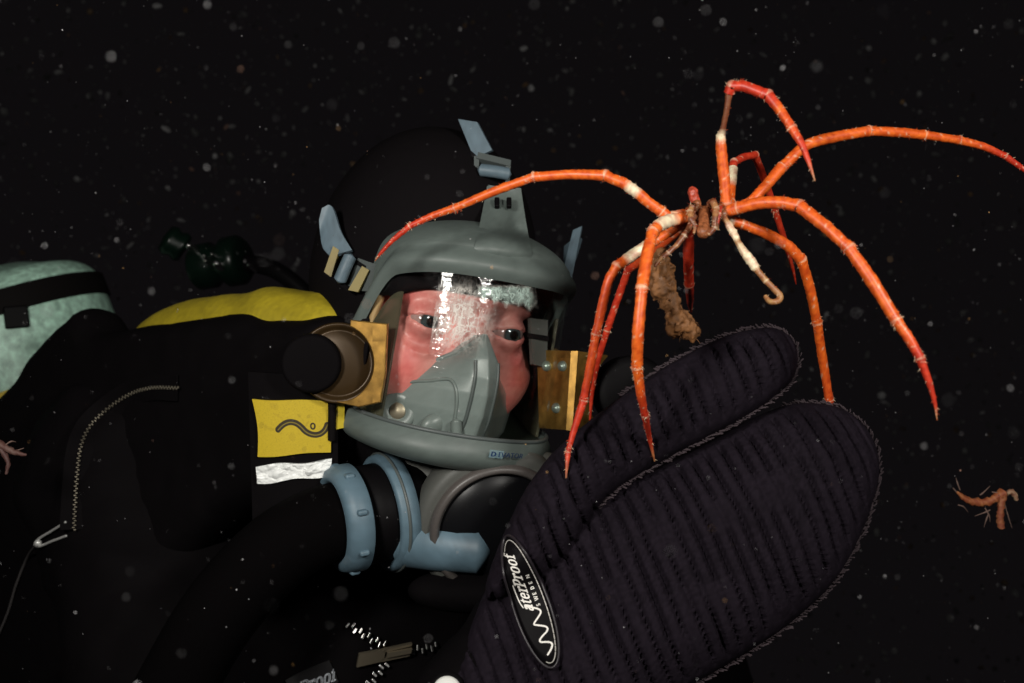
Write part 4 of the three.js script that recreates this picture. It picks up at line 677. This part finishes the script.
  part(cl, 'mass', cg, std(1, 1, 1, 0.7, { vertexColors: true }));
  const fib = [];
  for (let i = 0; i < 260; i++) { const k = Math.floor(rnd() * (path.length - 1)), p = path[k][0].clone().lerp(path[k + 1][0], rnd()), d = V(rr(-1, 1), rr(-1, 1), rr(-1, 1)).normalize(), a = p.clone().addScaledVector(d, path[k][1] * 0.7), e = V(rr(-1, 1), rr(-1.2, 0.6), rr(-1, 1)).normalize(); fib.push(tube([{ p: a, r: 0.00018 }, { p: a.clone().addScaledVector(d, 0.001).addScaledVector(e, 0.0008), r: 0.00015 }, { p: a.clone().addScaledVector(d, 0.0012).addScaledVector(e, 0.0032), r: 0.00006 }], 4, 2)); }
  const fm = part(cl, 'fibres', join(fib), std(0.20, 0.085, 0.028, 0.7)); fm.userData.kind = 'stuff';
}

// ---------------------------------------------------------------- drifting fragments
function fragment(label, strands, wisps, at) {
  const g = thing('drifting_fragment', label, 'debris', at);
  strands.forEach((s) => { const l = s.pts.map(([x, y, r]) => ({ p: P(x, y, s.d), r: r * s.d / F, c: s.c })); part(g, 'strand', tube(l, 8, 6, { wobble: 0.9, mottle: 0.8 }), std(1, 1, 1, 0.65, { vertexColors: true })); });
  const w = wisps.map(([x, y, x2, y2, d]) => tube([{ p: P(x, y, d), r: 0.0005 }, { p: P((x + x2) / 2 + rr(-3, 3), (y + y2) / 2 + rr(-3, 3), d), r: 0.0006 }, { p: P(x2, y2, d + 0.004), r: 0.0002 }], 5, 4));
  const m = part(g, 'wisps', join(w), std(0.16, 0.10, 0.08, 0.8)); m.userData.kind = 'stuff';
}
fragment('orange curled fragment drifting in the dark water past the mitten', [
  { d: 0.72, c: [0.30, 0.085, 0.028], pts: [[957, 492, 1.5], [965, 499, 3.2], [976, 502, 4.2], [987, 502, 4], [997, 497, 4], [1004, 493, 5]] },
  { d: 0.72, c: [0.26, 0.075, 0.03], pts: [[1003, 493, 4.5], [1001, 505, 3.6], [1000, 516, 3.4], [1001, 528, 3.4]] },
  { d: 0.722, c: [0.30, 0.17, 0.10], pts: [[1006, 494, 2], [1012, 492, 3], [1017, 500, 2]] }],
[[953, 488, 962, 498, 0.72], [960, 490, 956, 478, 0.72], [985, 508, 990, 522, 0.72], [988, 515, 984, 527, 0.72], [1005, 505, 1012, 528, 0.725], [980, 495, 990, 486, 0.72], [992, 492, 1010, 489, 0.72], [990, 510, 975, 516, 0.72], [958, 505, 968, 512, 0.72]], P(990, 505, 0.72));
fragment('small pinkish fragment drifting in front of the drysuit sleeve', [
  { d: 0.66, c: [0.10, 0.045, 0.036], pts: [[-12, 440, 5], [2, 446, 4], [14, 452, 3], [26, 455, 1.5]] }, { d: 0.66, c: [0.08, 0.036, 0.03], pts: [[0, 448, 3], [8, 462, 2.4], [6, 474, 1.2]] }],
[[12, 452, 24, 448, 0.66], [4, 446, 16, 442, 0.66]], P(6, 452, 0.66));

// ---------------------------------------------------------------- marine snow
{
  const geo = new THREE.IcosahedronGeometry(1, 2); { const p = geo.attributes.position; for (let i = 0; i < p.count; i++) { const k = 0.75 + 0.5 * noise(p.getX(i) * 1.7 + 9, p.getY(i) * 1.7, p.getZ(i) * 1.7); p.setXYZ(i, p.getX(i) * k, p.getY(i) * k, p.getZ(i) * k); } geo.computeVertexNormals(); }
  const spots = [];
  const put = (n, d0, d1, s0, s1, pow) => { for (let i = 0; i < n; i++) { const d = rr(d0, d1), p = P(rr(-60, 1084), rr(-60, 743), d), s = mix(s0, s1, Math.pow(rnd(), pow)); if (p.distanceTo(HC) < 0.16 || mitField(p.x, p.y, p.z) < 0.004) continue; spots.push([p, s]); } };
  put(1800, 0.75, 1.9, 0.0002, 0.0007, 3);
  put(1300, 0.34, 0.75, 0.00008, 0.00034, 2.5);
  put(90, 0.19, 0.34, 0.0002, 0.00045, 1.8);
  const bright = spots.length;
  put(7000, 1.2, 2.4, 0.0008, 0.0045, 2.2);                 // dull flakes of silt, far more of them
  const m = new THREE.InstancedMesh(geo, std(1, 1, 1, 0.8), spots.length), q = new THREE.Object3D(), c = new THREE.Color();
  spots.forEach(([p, s], i) => {
    q.position.copy(p); q.rotation.set(rr(0, 6), rr(0, 6), rr(0, 6)); q.scale.set(s * rr(0.4, 1.9), s * rr(0.4, 1.3), s * rr(0.4, 1.3)); q.updateMatrix(); m.setMatrixAt(i, q.matrix);
    const k = i < bright ? mix(0.06, 0.75, Math.pow(rnd(), 2)) : mix(0.02, 0.13, Math.pow(rnd(), 2)), h = rnd(); c.setRGB(k * (h < 0.1 ? 1 : 0.85), k * (h < 0.1 ? 0.55 : 0.84), k * (h < 0.07 ? 0.2 : h < 0.1 ? 0.4 : 0.86)); m.setColorAt(i, c);
  });
  m.name = 'marine_snow'; m.userData = { label: 'pale specks of marine snow drifting all through the water', category: 'marine snow', kind: 'stuff' }; m.castShadow = m.receiveShadow = true;
  scene.add(m);
}

renderer.render(scene, camera);
